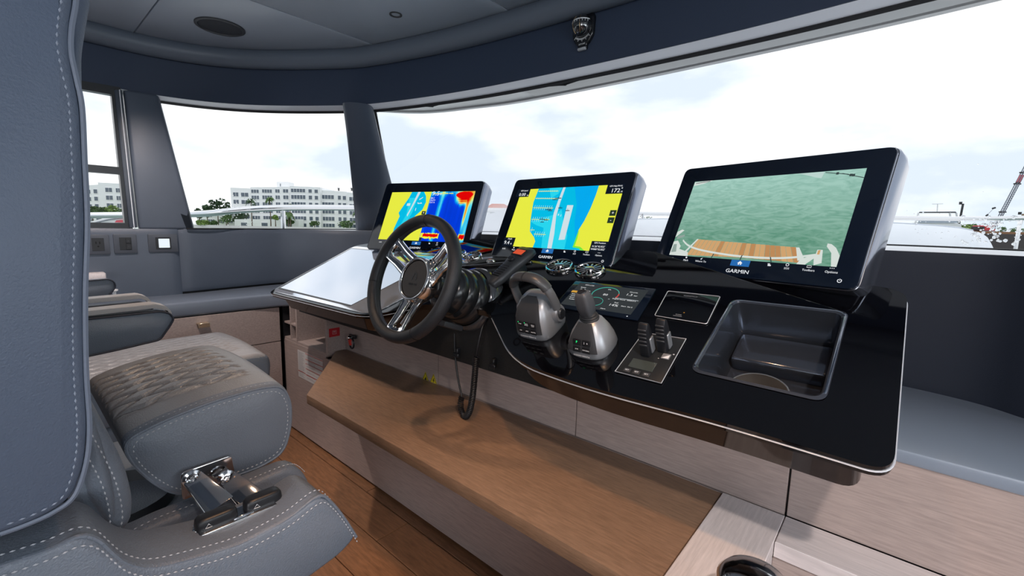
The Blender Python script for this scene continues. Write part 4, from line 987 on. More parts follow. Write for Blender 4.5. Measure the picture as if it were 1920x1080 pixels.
# ================================================================ engine gauge display
GF = CF.sub(-.650, .378)
t = thing('engine_gauge_display', GF, 'flush dark touch gauge with white figures and a teal dial behind the joystick', 'gauge display')
bm = BM(); prism(bm, rnd([(-.128, -.092), (.146, -.094), (.136, .090), (-.132, .086)], .004), 0, .004, .001, 2); link('bezel', bm, screen_glass, t)
bm = BM(); prism(bm, rect(-.110, .118, -.072, .076), .004, .0046); link('screen', bm, glow('gauge grey', (.035, .040, .043), 1), t, smooth=0)
TEA = glow('gauge teal', (.05, .38, .30), 1); GRD = glow('gauge red', (.6, .06, .05), 1)
bm = BM()
def arc(cx, cy, r, a0, a1, w_, mi): tube(bm, [Vector((cx+r*math.cos(R(a0+(a1-a0)*i/24)), cy+r*math.sin(R(a0+(a1-a0)*i/24)), .0052)) for i in range(25)], w_, 5, mi=mi)
arc(.002, .022, .042, -20, 200, .0012, 0); arc(.002, .022, .042, -20, 12, .0016, 1)
arc(-.012, -.030, .026, 0, 359, .0008, 0)
prism(bm, rect(-.112, -.060, .008, .020), .0046, .0050, mi=2); prism(bm, rect(.040, .112, .0055, .0085), .0046, .0050, mi=3)
prism(bm, [(.022, -.006), (.028, -.006), (.025, -.002)], .0046, .005, mi=3); prism(bm, [(.0, -.064), (.005, -.064), (.0025, -.057)], .0046, .005, mi=3)
link('gauge_dials', bm, [TEA, GRD, glow('gauge orange', (.62, .33, .05), 1), GRY], t, smooth=0)
bm = BM()
for s_, z_, x, y in (('RPM x100', .0075, -.070, .064), ('Speed', .0075, -.085, .046), ('0.0', .017, -.080, .030), ('rpm', .008, -.058, .028), ('80', .016, .004, .018), ('kPa', .007, .004, .052), ('Oil pres.', .0075, .082, .052), ('1.3', .017, .074, .035), ('bar', .008, .094, .033), ('Engine hours  0000.0 h', .0078, .07, .0015), ('Fuel', .0075, .055, -.020), ('14%', .018, .052, -.036), ('Start  Set 2', .0075, .092, -.034), ('Battery 13.4', .0065, -.088, -.002), ('Coolant 82', .0065, -.088, -.013), ('Boost 0.0', .0065, -.088, -.024), ('Rudder', .0065, -.088, -.035), ('Alarm', .0065, .03, -.063)):
    text_bm(bm, s_, z_, x, y, .0049)
link('gauge_lettering', bm, glow('gauge white', (.62, .63, .64), 1), t, smooth=0, kind='stuff')
bm = BM(); disc(bm, .112, -.083, .0043, .0022, 12); link('knob_light', bm, WHT, t)
# ================================================================ air vents and dash garnish
def vent(u, v, r, label, sx=1.0, rot=0):
    f = CF.sub(u, v, 0, rot); t = thing('air_vent', f, label, 'air vent')
    bm = BM(); lathe(bm, [(r, 0), (r*1.0, .008), (r*.95, .013), (r*.86, .012), (r*.82, .004), (r*.80, .001)], 40, sx=sx); link('outer_ring', bm, chrome, t)
    bm = BM(); lathe(bm, [(0, .001), (r*.82, .001)], 32, sx=sx); link('throat', bm, black, t)
    for i in range(7):
        a = PI*i/7+.35; b = BM(); dx, dy = math.cos(a)*r*.8*sx, math.sin(a)*r*.8; nx, ny = -math.sin(a), math.cos(a)
        w_ = r*.060
        obox(b, [(-dx-nx*w_, -dy-ny*w_, .003), (dx-nx*w_, dy-ny*w_, .003), (dx+nx*w_, dy+ny*w_, .003), (-dx+nx*w_, -dy+ny*w_, .003), (-dx-nx*w_, -dy-ny*w_, .009), (dx-nx*w_, dy-ny*w_, .009), (dx+nx*w_, dy+ny*w_, .009), (-dx+nx*w_, -dy+ny*w_, .009)])
        link('louvre', b, darkchrome, t)
    bm = BM(); lathe(bm, [(r*.30, .008), (r*.30, .013), (r*.22, .015), (0, .0145)], 24, sx=sx); link('centre_knob', bm, chrome, t)
    return t
vent(-.925, .560, .056, 'round chrome air vent below the right foot of the middle display, left of the pair')
vent(-.795, .553, .056, 'round chrome air vent below the right foot of the middle display, right of the pair')
vent(-1.395, .575, .052, 'round chrome air vent in the gap between left and middle displays')
vent(-1.50, .590, .046, 'round chrome air vent just right of the left display, against the wheel rim')
t = thing('dash_garnish', CF.sub(-1.25, .52), 'swept silver dash trim strips running behind the steering column', 'trim panel')
bm = BM(); prism(bm, rnd([(-.18, -.05), (.02, -.01), (.20, .055), (.17, .082), (.02, .085), (-.16, .04)], .02), 0, .006, .002, 2); link('silver_panel', bm, mat('champagne silver', (.42, .40, .39), .22, metal=.9), t)
bm = BM(); prism(bm, rnd([(-.11, -.035), (.06, .010), (.19, .058), (.17, .070), (.0, .060), (-.10, .01)], .012), .006, .009, .001, 1); link('black_inlay', bm, black_gloss, t)
bm = BM(); tube(bm, [Vector(p) for p in ((-.12, -.045, .007), (.03, .0, .010), (.19, .06, .008))], .003, 6); link('bright_strip', bm, chrome, t)
bm = BM(); prism(bm, [(.155, .04), (.172, .085), (.178, .085), (.162, .04)], .006, .012); link('reflector_strip', bm, mat('cyan strip', (.05, .45, .65), .3), t)
for u, v in ((-1.245, .545), (-1.125, .535)):
    kf = PM(t).inverted() @ CF.sub(u, v, .005).mat()
    bm = BM(); lathe(bm, [(.022, 0), (.023, .008), (.019, .013), (0, .014)], 28, sy=.6); bm.transform(kf); k_ = link('oval_knob', bm, chrome, t)
    bm = BM(); lathe(bm, [(.026, -.006), (.026, .001), (.0, .001)], 28, sy=.65); bm.transform(kf); link('knob_base', bm, black, k_)
# ================================================================ radio handset and coiled lead
hd0, hd1 = CF.at(-1.040, .35, .035), CF.at(-1.055, .535, .050)
yv = (hd1-hd0).normalized(); xv = Vector((1, 0, 0)); xv = (xv-yv*xv.dot(yv)).normalized()
HFm = Frame((hd0+hd1)/2, xv, yv)
t = thing('radio_handset', HFm, 'grey fist radio handset with an orange display lying beside the steering column', 'radio handset'); SCL.append((t, (1.25, 1, 1.1)))
bm = BM(); loft(bm, [rbox_sec(w_, h_, 0, 0, 0, 3.2, 24) for w_, h_ in ((.0, .0),)]) if False else None
bm = BM(); secs = []
for y_, w_, h_, z_ in ((-.098, .014, .008, 0), (-.092, .021, .013, 0), (-.05, .024, .015, 0), (.0, .024, .016, .002), (.03, .029, .016, .004), (.07, .032, .015, .006), (.092, .030, .012, .006), (.098, .022, .007, .006)):
    secs.append([(p[0], y_, p[1]+z_) for p in rbox_sec(w_, h_, 0, 0, 0, 3.2, 24)])
loft(bm, secs); link('shell', bm, charcoal, t, smooth=60)
bm = BM(); prism(bm, rnd(rect(-.021, .021, .040, .074), .003), .018, .0225, .001, 2); link('display_frame', bm, black, t)
bm = BM(); prism(bm, rect(-.0165, .0165, .045, .069), .0225, .0229); link('orange_display', bm, glow('radio display', (.75, .10, .04), .9), t)
bm = BM(); lathe(bm, [(.011, .016), (.0115, .024), (.009, .027), (0, .0275)], 20, fn=lambda p: p+Vector((0, .018, 0))); link('selector', bm, black, t)
for i in range(6):
    bm = BM(); box(bm, -.014, .014, -.012-.010*i-.0022, -.012-.010*i+.0022, .014, .0178, .001, 1); link('speaker_slot', bm, rubber, t)
b0_ = Frame(CF.at(-1.05, .43, 0), CF.x, CF.y)
bm = BM(); box(bm, -.025, .025, -.03, .06, 0, .03, .006); wm = bm; wm.transform(PM(t).inverted() @ b0_.mat()); link('cradle', wm, black, t)
cable = thing('coiled_lead', CF.at(-1.03, .33, .01), 'black coiled handset lead hanging in a loop below the console', 'cable')
def gp(x, y, Y): return ax(x, y, 1, Y)
pth = [HFm.at(0, -.09, 0), HFm.at(0, -.115, -.006), gp(918, 588, 1.00), gp(905, 612, .955), gp(897, 645, .94), gp(893, 668, .94)]
bm = BM(); tube(bm, cr_spline(pth, 8), .0035, 8); wmesh('straight_lead', bm, rubber, cable)
bm = BM(); tube(bm, cr_spline([HFm.at(0, -.086, 0), HFm.at(0, -.115, -.006), gp(921, 583, 1.01)], 6), [.008, .0078, .0075, .0072, .007, .0068, .0065, .006, .0058, .0055, .005, .0048, .0045], 8); wmesh('strain_relief', bm, blacksoft, cable)
mid_ = cr_spline([gp(893, 668, .94), gp(890, 705, .94), gp(886, 745, .94), gp(880, 772, .94), gp(872, 781, .945), gp(865, 770, .95), gp(864, 752, .955), gp(866, 744, .96)], 30)
L_ = [0]
for a, b in zip(mid_, mid_[1:]): L_.append(L_[-1]+(b-a).length)
hel = []; turns = 52; N = turns*8; mm = frac(mid_, N)
for i in range(N):
    p = mm[i]; d = (mm[min(i+1, N-1)]-mm[max(i-1, 0)]).normalized(); s_ = d.cross(Vector((0, 1, 0))).normalized(); u_ = s_.cross(d); a = 2*PI*i/8
    hel.append(p+s_*.0085*math.cos(a)+u_*.0085*math.sin(a))
bm = BM(); tube(bm, hel, .0024, 5); wmesh('coil', bm, rubber, cable)
bm = BM(); tube(bm, cr_spline([gp(866, 744, .96), gp(858, 705, .97), gp(853, 660, .98), gp(852, 625, .985)], 8), .0035, 8); wmesh('straight_lead', bm, rubber, cable)
# ================================================================ console cabinets, footrest, storage
YC = 1.092; YB = 1.0
t = thing('console_cabinet', (-1.1, YC, .5), 'row of pale oak doors under the helm console above the footrest', 'cabinet')
bm = BM(); box(bm, -2.04, 1.6, YC+.018, 1.30, .0, .72); wmesh('carcass', bm, black, t)
for x0, x1 in ((-2.04, -1.323), (-1.320, -.684), (-.681, -.135)):
    bm = BM(); box(bm, x0, x1, YC, YC+.017, .533, .735, .0012, 1); wmesh('door', bm, oak, t)
bm = BM(); box(bm, -2.04, -.135, YC-.004, YC+.017, .514, .5315, .0012, 1); wmesh('lower_rail', bm, oak, t)
bm = BM(); box(bm, -.131, 1.6, YC, YC+.017, .534, .727, .0012, 1); wmesh('side_panel', bm, oak, t)
def warn_sign(x, y, lb, kind):
    c = ax(x, y, 1, YC-.0008); f = Frame(c, (1, 0, 0), (0, 0, 1)); t_ = thing('warning_sticker', f, lb, 'sticker')
    a = .029; bm = BM(); prism(bm, rnd([(-a, -a*.85), (a, -a*.85), (0, a*.95)], .003, 3), 0, .0006); link('yellow_triangle', bm, mat('warning yellow', (.75, .60, .02), .5), t_)
    bm = BM()
    pts = [(-a, -a*.85), (a, -a*.85), (0, a*.95)]; tube(bm, [Vector((p[0]*.84, p[1]*.84, .0008)) for p in pts], .0009, 4, closed=True)
    if kind: prism(bm, [(.002, .009), (-.005, -.002), (0, -.002), (-.003, -.012), (.006, .001), (.001, .001), (.005, .009)], .0006, .001)
    else: prism(bm, rnd([(-.004, -.011), (.004, -.011), (.006, -.004), (.001, .008), (-.002, .0), (-.006, -.004)], .003, 3), .0006, .001)
    link('symbol', bm, mat('sign black', (.01, .01, .01), .5), t_)
warn_sign(798, 709, 'yellow triangular flame warning sticker, left of the two on the oak door', 0)
warn_sign(813, 713, 'yellow triangular lightning warning sticker, right of the two on the oak door', 1)
# footrest shelf and its riser
t = thing('footrest', (-1.1, .9, .5), 'long brown oak footrest shelf with a chamfered left end', 'footrest')
FZ = .533
fp = [ax(575, 740, 2, FZ), ax(613, 684, 2, FZ), ax(646, 662, 2, FZ)]
fpoly = [(fp[0].x, fp[0].y), (-.264, .687), (-.264, YC-.006), (-2.035, YC-.006), (-2.035, 1.04), (fp[1].x, fp[1].y)]
bm = BM(); prism(bm, fpoly, FZ-.034, FZ, .0018, 2); wmesh('shelf_board', bm, brown_oak, t)
bm = BM(); box(bm, -2.54, -.26, YB, YB+.02, .012, FZ-.034, .001, 1); wmesh('riser_panel', bm, oak, t)
bm = BM(); box(bm, -2.54, -.26, YB+.012, YB+.03, 0, .014); wmesh('plinth', bm, black, t)
# storage niche box at the port end
t = thing('storage_niche', (-2.3, YB, .5), 'pale oak open storage box with small pigeonholes beside the footrest', 'shelf unit')
def nx(x): return ax(x, 640, 1, YB).x
x0, x1, x2, x3 = nx(533), nx(553), nx(557), nx(612)
def nzz(x, y): return ax(x, y, 1, YB).z
zb = nzz(585, 655); 
bm = BM(); box(bm, -2.535, -2.037, YB, YB+.02, FZ-.034, zb-.004, .001, 1); wmesh('lower_front', bm, oak, t)
bm = BM(); box(bm, -2.055, -2.037, YB, YC+.02, FZ-.034, .74, .001, 1); wmesh('side_board', bm, oak, t)
bm = BM(); box(bm, -2.535, -2.055, YB+.002, 1.28, zb-.006, zb+.009, .001, 1); wmesh('bottom_board', bm, oak, t)
bm = BM(); box(bm, -2.535, -2.055, 1.26, 1.275, zb, .74); wmesh('back_board', bm, oak, t)
xm = ax(555, 610, 1, YB).x
bm = BM(); box(bm, xm-.007, xm+.007, YB+.001, 1.26, zb, .74, .001, 1); wmesh('divider', bm, oak, t)
xs_ = ax(543, 600, 1, YB).x; zs = nzz(545, 608)
bm = BM(); box(bm, xs_-.005, xs_+.005, YB+.003, 1.26, zb, .74, .001, 1); wmesh('divider', bm, oak, t)
bm = BM(); box(bm, -2.535, xm, YB+.004, 1.26, zs-.005, zs+.005, .001, 1); wmesh('small_shelf', bm, oak, t)
bm = BM(); box(bm, -2.55, -2.537, YB, YC+.02, 0, .74); wmesh('corner_post', bm, black, t)
# instruction label on the niche
a, b, c_ = ax(558, 655, 1, YB-.0006), ax(607, 672, 1, YB-.0006), ax(563, 707, 1, YB-.0006)
fL = Frame((a.x, YB-.0004, c_.z), (1, 0, 0), (0, 0, 1)); wL = b.x-a.x-.012; hL = a.z-c_.z
t = thing('instruction_label', fL, 'white printed instruction sheet with red rules stuck below the pigeonholes', 'label')
bm = BM(); prism(bm, rect(0, wL, 0, hL), 0, .0006); link('sheet', bm, mat('paper', (.72, .71, .70), .6), t)
bm = BM(); redm = mat('red print', (.62, .07, .05), .5)
for f_ in (.98, .78, .62, .44, .22): prism(bm, rect(wL*.32, wL, hL*f_-.003, hL*f_), .0006, .0009)
prism(bm, rect(0, wL*.30, hL*.22, hL*.245), .0006, .0009); link('red_rules', bm, redm, t, kind='stuff')
bm = BM()
for i in range(26):
    f_ = .05+.035*i; prism(bm, rect(wL*.03, wL*(.2+.07*random.random()), hL*f_, hL*f_+.0016), .0006, .0009)
    if i % 3: prism(bm, rect(wL*.36, wL*(.6+.35*random.random()), hL*f_, hL*f_+.0016), .0006, .0009)
link('small_print', bm, mat('grey print', (.35, .35, .36), .6), t, kind='stuff')
# red sign and the extinguisher pull on the right of the niche
c1 = ax(627, 623, 0, -2.036); f = Frame((-2.0365, c1.y, c1.z), (0, 1, 0), (0, 0, 1))
t = thing('red_sign', f, 'small red square safety sign on the side of the niche', 'sign')
bm = BM(); prism(bm, rect(-.027, .027, -.021, .021), 0, .0012); link('sign_plate', bm, mat('sign red', (.55, .02, .03), .4), t)
bm = BM()
for p_ in (rect(-.010, .010, -.009, -.0075), rect(-.010, .010, .0075, .009), rect(-.010, -.0085, -.009, .009), rect(.0085, .010, -.009, .009), rect(-.005, .005, -.001, .001), rect(-.005, .005, .003, .005)): prism(bm, p_, .0012, .0016)
link('sign_symbol', bm, mat('pale print', (.7, .55, .55), .5), t, kind='stuff')
c1 = ax(657, 640, 1, YC-.03); f = Frame((c1.x, YC-.012, c1.z), (1, 0, 0), (0, 0, 1))
t = thing('extinguisher_pull', f, 'black ring pull with a red tag hanging on the oak panel', 'pull handle')
bm = BM(); box(bm, -.022, .028, .016, .030, -.016, .018, .003) if False else None
bm = BM(); box(bm, -.026, .030, .014, .030, .0, .012, .003); link('bracket', bm, black, t)
bm = BM(); tube(bm, [Vector((.012+.019*math.cos(a), -.008+.024*math.sin(a), .018)) for a in [2*PI*j/28 for j in range(28)]], .0042, 8, closed=True); link('ring', bm, black, t)
bm = BM(); prism(bm, rnd([(-.012, .016), (.004, .016), (.008, -.018), (-.006, -.022), (-.016, .0)], .004), .012, .022, .002, 2); link('red_tag', bm, mat('tag red', (.65, .03, .02), .35), t)
bm = BM(); lathe(bm, [(.015, 0), (.015, .004), (0, .005)], 24, fn=lambda p: Vector((.012+p.x, -.008+p.y, .012+p.z))); link('disc', bm, mat('disc grey', (.45, .46, .48), .3, metal=.5), t)
bm = BM(); lathe(bm, [(.009, 0), (.009, .022), (.006, .026), (0, .026)], 20, fn=lambda p: Vector((-.004+p.x, .018+p.y, .004+p.z))); link('key_barrel', bm, steel, t)
# ================================================================ open topped box on the right
t = thing('companion_locker', (-.2, .9, 0), 'pale oak framed open locker in the lower right corner beside the footrest', 'locker')
PZ = .535
bm = BM(); obox(bm, [(-.262, -.35, PZ-.034), (-.133, -.35, PZ-.034), (-.133, .978, PZ-.034), (-.262, .978, PZ-.034), (-.262, -.35, PZ), (-.133, -.35, PZ), (-.133, .978, PZ), (-.262, .978, PZ)], .0015, 1); 
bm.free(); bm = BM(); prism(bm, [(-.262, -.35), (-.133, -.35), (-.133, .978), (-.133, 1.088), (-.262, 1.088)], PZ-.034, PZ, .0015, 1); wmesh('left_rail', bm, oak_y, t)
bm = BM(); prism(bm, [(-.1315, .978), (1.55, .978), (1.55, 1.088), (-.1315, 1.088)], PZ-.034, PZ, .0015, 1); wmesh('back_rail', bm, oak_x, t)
bm = BM(); box(bm, -.262, -.244, -.35, 1.088, 0, PZ-.035, .001, 1); wmesh('outer_side', bm, oak, t)
bm = BM(); box(bm, -.151, -.133, -.35, .978, .02, PZ-.035, .001, 1); wmesh('inner_side', bm, oak_y, t)
bm = BM(); box(bm, -.133, 1.55, .978, .996, .02, PZ-.035, .001, 1); wmesh('inner_back', bm, oak, t)
bm = BM(); box(bm, -.133, 1.55, -.35, .978, .0, .02); wmesh('bottom_board', bm, oak, t)
# chrome knob in the foreground
kc = ax(1415, 1088, 2, .62); 
t = thing('chrome_fitting', (kc.x, kc.y, .535), 'round polished chrome knob at the bottom edge by the locker rail', 'fitting')
bm = BM(); lathe(bm, [(.0, .0), (.022, 0), (.022, .045), (.030, .054), (.048, .062), (.054, .072), (.053, .082), (.043, .094), (.024, .101), (0, .103)], 48); link('head', bm, steel, t)
bm = BM(); lathe(bm, [(0, .0), (.024, 0), (.024, .008), (.016, .012)], 32); link('base_ring', bm, black, t)
# ================================================================ helm seats
def polyinset(pg_, ins):
    n_ = len(pg_); ar = sum(pg_[i-1][0]*pg_[i][1]-pg_[i][0]*pg_[i-1][1] for i in range(n_)); sg = 1 if ar > 0 else -1; out = []
    for i in range(n_):
        a_, p_, q_ = Vector(pg_[i-1]), Vector(pg_[i]), Vector(pg_[(i+1) % n_])
        t1 = (p_-a_).normalized(); t2 = (q_-p_).normalized(); t_ = (t1+t2)
        t_ = t_.normalized() if t_.length > 1e-6 else t1
        out.append((p_.x-t_.y*sg*ins, p_.y+t_.x*sg*ins))
    return out
def yz(pts, X): return [(ax(x, y, 0, X).y, ax(x, y, 0, X).z) for x, y in pts]
def resamp_closed(poly_, step):
    P = [Vector((p[0], p[1], 0)) for p in poly_]+[Vector((poly_[0][0], poly_[0][1], 0))]
    n = int(sum((b-a).length for a, b in zip(P, P[1:]))/step); return [(p.x, p.y) for p in frac(P, n+1)[:-1]]
def cushion(prof, x0, x1, nx_, edge=.03, disp=None, bulge=.012, step=.008):
    """rounded cushion: closed YZ profile lofted along X from x0 (near) to x1 (far)"""
    pr = resamp_closed(rnd(prof, .03, 6), step); cy = (max(p[0] for p in pr)+min(p[0] for p in pr))/2; cz = (max(p[1] for p in pr)+min(p[1] for p in pr))/2
    hw = (max(p[0] for p in pr)-min(p[0] for p in pr))/2; hh = (max(p[1] for p in pr)-min(p[1] for p in pr))/2
    xs = []; L_ = abs(x1-x0); sg = 1 if x1 > x0 else -1
    for i in range(8): a = (PI/2)*i/8; xs.append((edge*(1-math.cos(a)), 1-math.sin(a)))
    m = max(1, int((L_-2*edge)/nx_))
    for i in range(m+1): xs.append((edge+(L_-2*edge)*i/m, 0))
    for i in range(7, -1, -1): a = (PI/2)*i/8; xs.append((L_-edge*(1-math.cos(a)), 1-math.sin(a)))
    b = BM(); secs = []
    for d, q in xs:
        s = []; ins = edge*q
        for y_, z_ in pr:
            yy = cy+(y_-cy)*(hw-ins)/hw; zz_ = cz+(z_-cz)*(hh-ins)/hh; x_ = x0+sg*d
            if disp: yy, zz_ = disp(x_, yy, zz_)
            s.append((x_, yy, zz_))
        secs.append(s)
    loft(b, secs, caps=False)
    for s, sgn in ((secs[0], -1), (secs[-1], 1)):
        # puffed end cap
        rings = [s]
        for k, o_ in ((.93, .25), (.8, .55), (.6, .8), (.35, .95), (.12, 1)):
            rings.append([(p[0]+sgn*sg*bulge*o_, cy+(p[1]-cy)*k, cz+(p[2]-cz)*k) for p in s])
        loft(b, rings, caps=False); b.faces.new([b.verts.new(p) for p in rings[-1]])
    bmesh.ops.remove_doubles(b, verts=b.verts, dist=.0002)
    return b, pr
def prof_path(pr, x, y0, y1, upper=True):
    return [Vector((x, y_, z_)) for y_, z_ in pr]
st = thing('helm_chair', (-1.1, .1, 0), 'large grey leather helm chair in the foreground with a quilted folding cushion', 'chair')
XN = -.86
side = yz([(226, 833), (300, 793), (400, 753), (490, 727), (535, 722), (551, 752), (552, 800), (538, 852), (495, 880), (430, 903), (338, 938), (290, 915), (245, 875)], XN)
ztf = ax(500, 727, 0, XN).z
XF = ax(372, 640, 2, ztf+.012).x
random.seed(11)
def quilt(x, y, z, x0, x1, ya, yb, zt, per=.046, dep=.007):
    if z < zt or not (min(x0, x1) < x < max(x0, x1)): return 0
    k = max(0, min(1, (y-ya)/.02, (yb-y)/.02, (x-min(x0, x1))/.012, (max(x0, x1)-x)/.012))
    if k <= 0: return 0
    g_ = 0
    for s_ in (-1, 1):
        q = ((x + s_*.42*y + .004*math.sin(y*30+x*11))/per) % 1; d_ = min(q, 1-q); g_ = max(g_, math.exp(-(d_/.095)**2))
    return k*(.0035-dep*g_)
ztop = ztf-.02
yA, yB = ax(175, 790, 0, XN).y-.06, ax(551, 752, 0, XN).y-.045
zline = lambda y: ax(226, 833, 0, XN).z+(ztf-ax(226, 833, 0, XN).z)*min(1, max(0, (y-.09)/(.3)))
def d1(x, y, z):
    o_ = 0
    if z > zline(y)-(.006 if y < .24 else .02): o_ = quilt(x, y, z, -.935, XF+.05, yA, yB, -9, .040, .0070)
    # slight crown
    cr_ = .012*math.sin(PI*max(0, min(1, (x-XF)/(XN-XF)))) if z > zline(y)-.02 else 0
    return y, z+o_+cr_
b, pr = cushion(side, XN-.006, XF, .0030, .009, d1, .010, .0036)
# move the quilted top to its own material
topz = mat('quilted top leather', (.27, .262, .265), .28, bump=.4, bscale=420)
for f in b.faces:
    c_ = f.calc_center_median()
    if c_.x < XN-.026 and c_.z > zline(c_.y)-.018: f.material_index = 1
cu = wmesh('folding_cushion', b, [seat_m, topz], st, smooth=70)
def scaled(pr, ins):
    cy = (max(p[0] for p in pr)+min(p[0] for p in pr))/2; cz = (max(p[1] for p in pr)+min(p[1] for p in pr))/2
    hw = (max(p[0] for p in pr)-min(p[0] for p in pr))/2; hh = (max(p[1] for p in pr)-min(p[1] for p in pr))/2
    return [(cy+(y_-cy)*(hw-ins)/hw, cz+(z_-cz)*(hh-ins)/hh) for y_, z_ in pr]
def crown(x, y, z): return (.012*math.sin(PI*max(0, min(1, (x-XF)/(XN-XF)))) if z > zline(y)-.02 else 0)
bm = BM(); P_ = [Vector((XN-.0085, y_, z_)) for y_, z_ in scaled(pr, .003)]; tube(bm, P_, .0026, 6, closed=True); sm = wmesh('piped_seam', bm, seat_m, cu)
bm = BM()
for x_, ins in ((XN-.0045, .0105), (XN-.019, .0008)):
    P_ = [Vector((x_, y_, z_+crown(x_, y_, z_))) for y_, z_ in scaled(pr, ins)]
    stitches(bm, P_+[P_[0]], .0078, .005, .0010, up=None if False else (1, 0, .6), lift=.0008)
wmesh('stitching', bm, stitch_m, cu, kind='stuff')
# quilting threads
bm = BM()
for s_ in (-1, 1):
    for k in range(-70, 10):
        run = []
        y_ = yA
        while y_ < yB:
            x_ = k*.040 - s_*.42*y_
            if XF+.055 < x_ < -.938 and y_ > yA+.02 and y_ < yB-.015:
                # height of the profile top at y
                c1_ = [p for p in pr if abs(p[0]-y_) < .008]; z_ = max(p[1] for p in c1_) if c1_ else None
                if z_: run.append(Vector((x_, y_, z_+crown(x_, y_, z_)-.0028)))
            y_ += .01
        if len(run) > 3: stitches(bm, run, .0085, .0052, .0007, up=(0, 0, 1), lift=.0)
wmesh('quilt_stitching', bm, mat('dull thread', (.22, .21, .21), .7), cu, kind='stuff')
# lower base of the seat, between the pod and the cushion
XB = -.825
base = yz([(160, 1030), (236, 1010), (300, 978), (380, 948), (450, 915), (510, 888), (552, 872), (575, 890), (590, 930), (580, 1080), (160, 1150)], XB)
b, prb = cushion(base, XB, -.872, .02, .012, None, .004, .012); wmesh('seat_base', b, seat_m, st, smooth=60)
low = [(p[0], p[1]-.09) for p in base]; b, prb = cushion(low, -.873, -1.45, .05, .015, None, .004, .03); wmesh('seat_well', b, seat_m, st, smooth=60)
bm = BM()
for dx in (-.004, -.018):
    P_ = [ax(x, y, 0, XB+dx) + Vector((0, 0, .004)) for x, y in ((236, 1006), (300, 974), (380, 944), (440, 916), (500, 890), (548, 874), (572, 890))]
    stitches(bm, cr_spline(P_, 6), .008, .0052, .001, up=(.3, .3, 1), lift=.001)
wmesh('stitching', bm, stitch_m, st, kind='stuff')
# side pod with the switches
XP, XQ = -.60, -.695
podT = [(-220, 1128), (-60, 1080), (0, 1060), (95, 1028), (150, 1004), (185, 1012), (212, 1036), (240, 1056), (285, 1064), (350, 1050), (450, 1020), (540, 973), (598, 930), (622, 940), (648, 972), (670, 1006)]
pod = yz(podT+[(640, 1040), (580, 1085), (430, 1190), (-220, 1400)], XP)
pod_s = rnd(pod, .012, 3)
b = BM(); secs = []
cy = sum(p[0] for p in pod)/len(pod); cz = sum(p[1] for p in pod)/len(pod)
def podsec(x_, ins): return [(x_, a_, b_) for a_, b_ in polyinset(pod_s, ins)]
for x_, ins in ((XP, .006), (XP-.002, .002), (XP-.006, 0), (XQ+.006, 0), (XQ+.002, .002), (XQ, .006)): secs.append(podsec(x_, ins))
loft(b, secs); pd = wmesh('side_pod', b, seat_m, st, smooth=60)
bm = BM()
topline = cr_spline([ax(x, y, 0, XP) for x, y in podT], 5)
stitches(bm, [p+Vector((.0008, 0, -.0105)) for p in topline], .0068, .0046, .0010, up=(1, 0, .2), lift=.0012)
stitches(bm, [p+Vector((-.016, 0, .0006)) for p in topline], .0068, .0046, .0010, up=(0, 0, 1), lift=.001)
wmesh('stitching', bm, stitch_m, pd, kind='stuff')
bm = BM(); tube(bm, [p+Vector((-.0035, 0, -.0025)) for p in topline], .0024, 6); wmesh('piped_seam', bm, seat_m, pd)
# backrest: outer wing (nearest) and inner bolster
XW_ = -.545
wing = [(-260, -150), (120, -150), (142, -60), (140, 0), (132, 50), (131, 95), (141, 145), (152, 200), (157, 300), (162, 420), (158, 560), (160, 700), (166, 800), (160, 870), (138, 932), (100, 962), (50, 985), (0, 1003), (-260, 1090)]
wg = rnd(yz(wing, XW_), .01, 3)
def wsec(pg_, x_, ins): return [(x_, a_, b_) for a_, b_ in polyinset(pg_, ins)]
b = BM(); loft(b, [wsec(wg, XW_, .006), wsec(wg, XW_-.002, .002), wsec(wg, XW_-.006, 0), wsec(wg, XW_-.05, 0), wsec(wg, XW_-.056, .003)])
bk = wmesh('backrest', b, seatback_m, st, smooth=60)
bm = BM(); edge_ = cr_spline([ax(x, y, 0, XW_) for x, y in wing[1:-1]], 6)
def inward(P, d):
    out = []
    for i in range(len(P)):
        a_, q_ = P[max(i-1, 0)], P[min(i+1, len(P)-1)]; t_ = (q_-a_).normalized(); out.append(P[i]+Vector((0, t_.z, -t_.y))*d)
    return out
stitches(bm, [p+Vector((.0005, 0, 0)) for p in inward(edge_, .0075)], .0068, .0045, .0009, up=(1, 0, 0), lift=.0006)
wmesh('stitching', bm, mat('thread blue', (.30, .34, .42), .7), bk, kind='stuff')
bm = BM(); tube(bm, [p+Vector((-.004, 0, 0)) for p in inward(edge_, -.001)], .0022, 6); wmesh('piping', bm, mat('pale piping', (.16, .19, .25), .5), bk)
wg2 = rnd(yz([(-260, -150), (150, -150), (168, 0), (158, 60), (150, 110), (152, 200), (150, 420), (150, 880), (-260, 1060)], -.62), .01, 3)
b = BM(); loft(b, [wsec(wg2, -.606, .004), wsec(wg2, -.612, 0), wsec(wg2, -1.46, 0), wsec(wg2, -1.47, .006)]); wmesh('back_shell', b, seatback_m, st, smooth=60)
bol = yz([(120, 700), (160, 738), (200, 805), (240, 885), (254, 950), (247, 990), (226, 1008), (190, 990), (120, 950)], -.715)
b, prl = cushion(bol, -.715, -1.44, .03, .018, None, .012, .01); bo = wmesh('lower_bolster', b, seat_m, st, smooth=60)
bm = BM()
for dd in (.012, .024):
    P_ = cr_spline([ax(x, y, 0, -.712) for x, y in ((150, 735), (165, 752), (200, 812), (236, 885), (250, 950), (243, 988), (226, 1003))], 6)
    stitches(bm, [p+Vector((.004+dd*.3, 0, 0)) for p in inward(P_, dd)], .0078, .005, .001, up=(1, 0, .2), lift=.0016)
wmesh('stitching', bm, stitch_m, bo, kind='stuff')
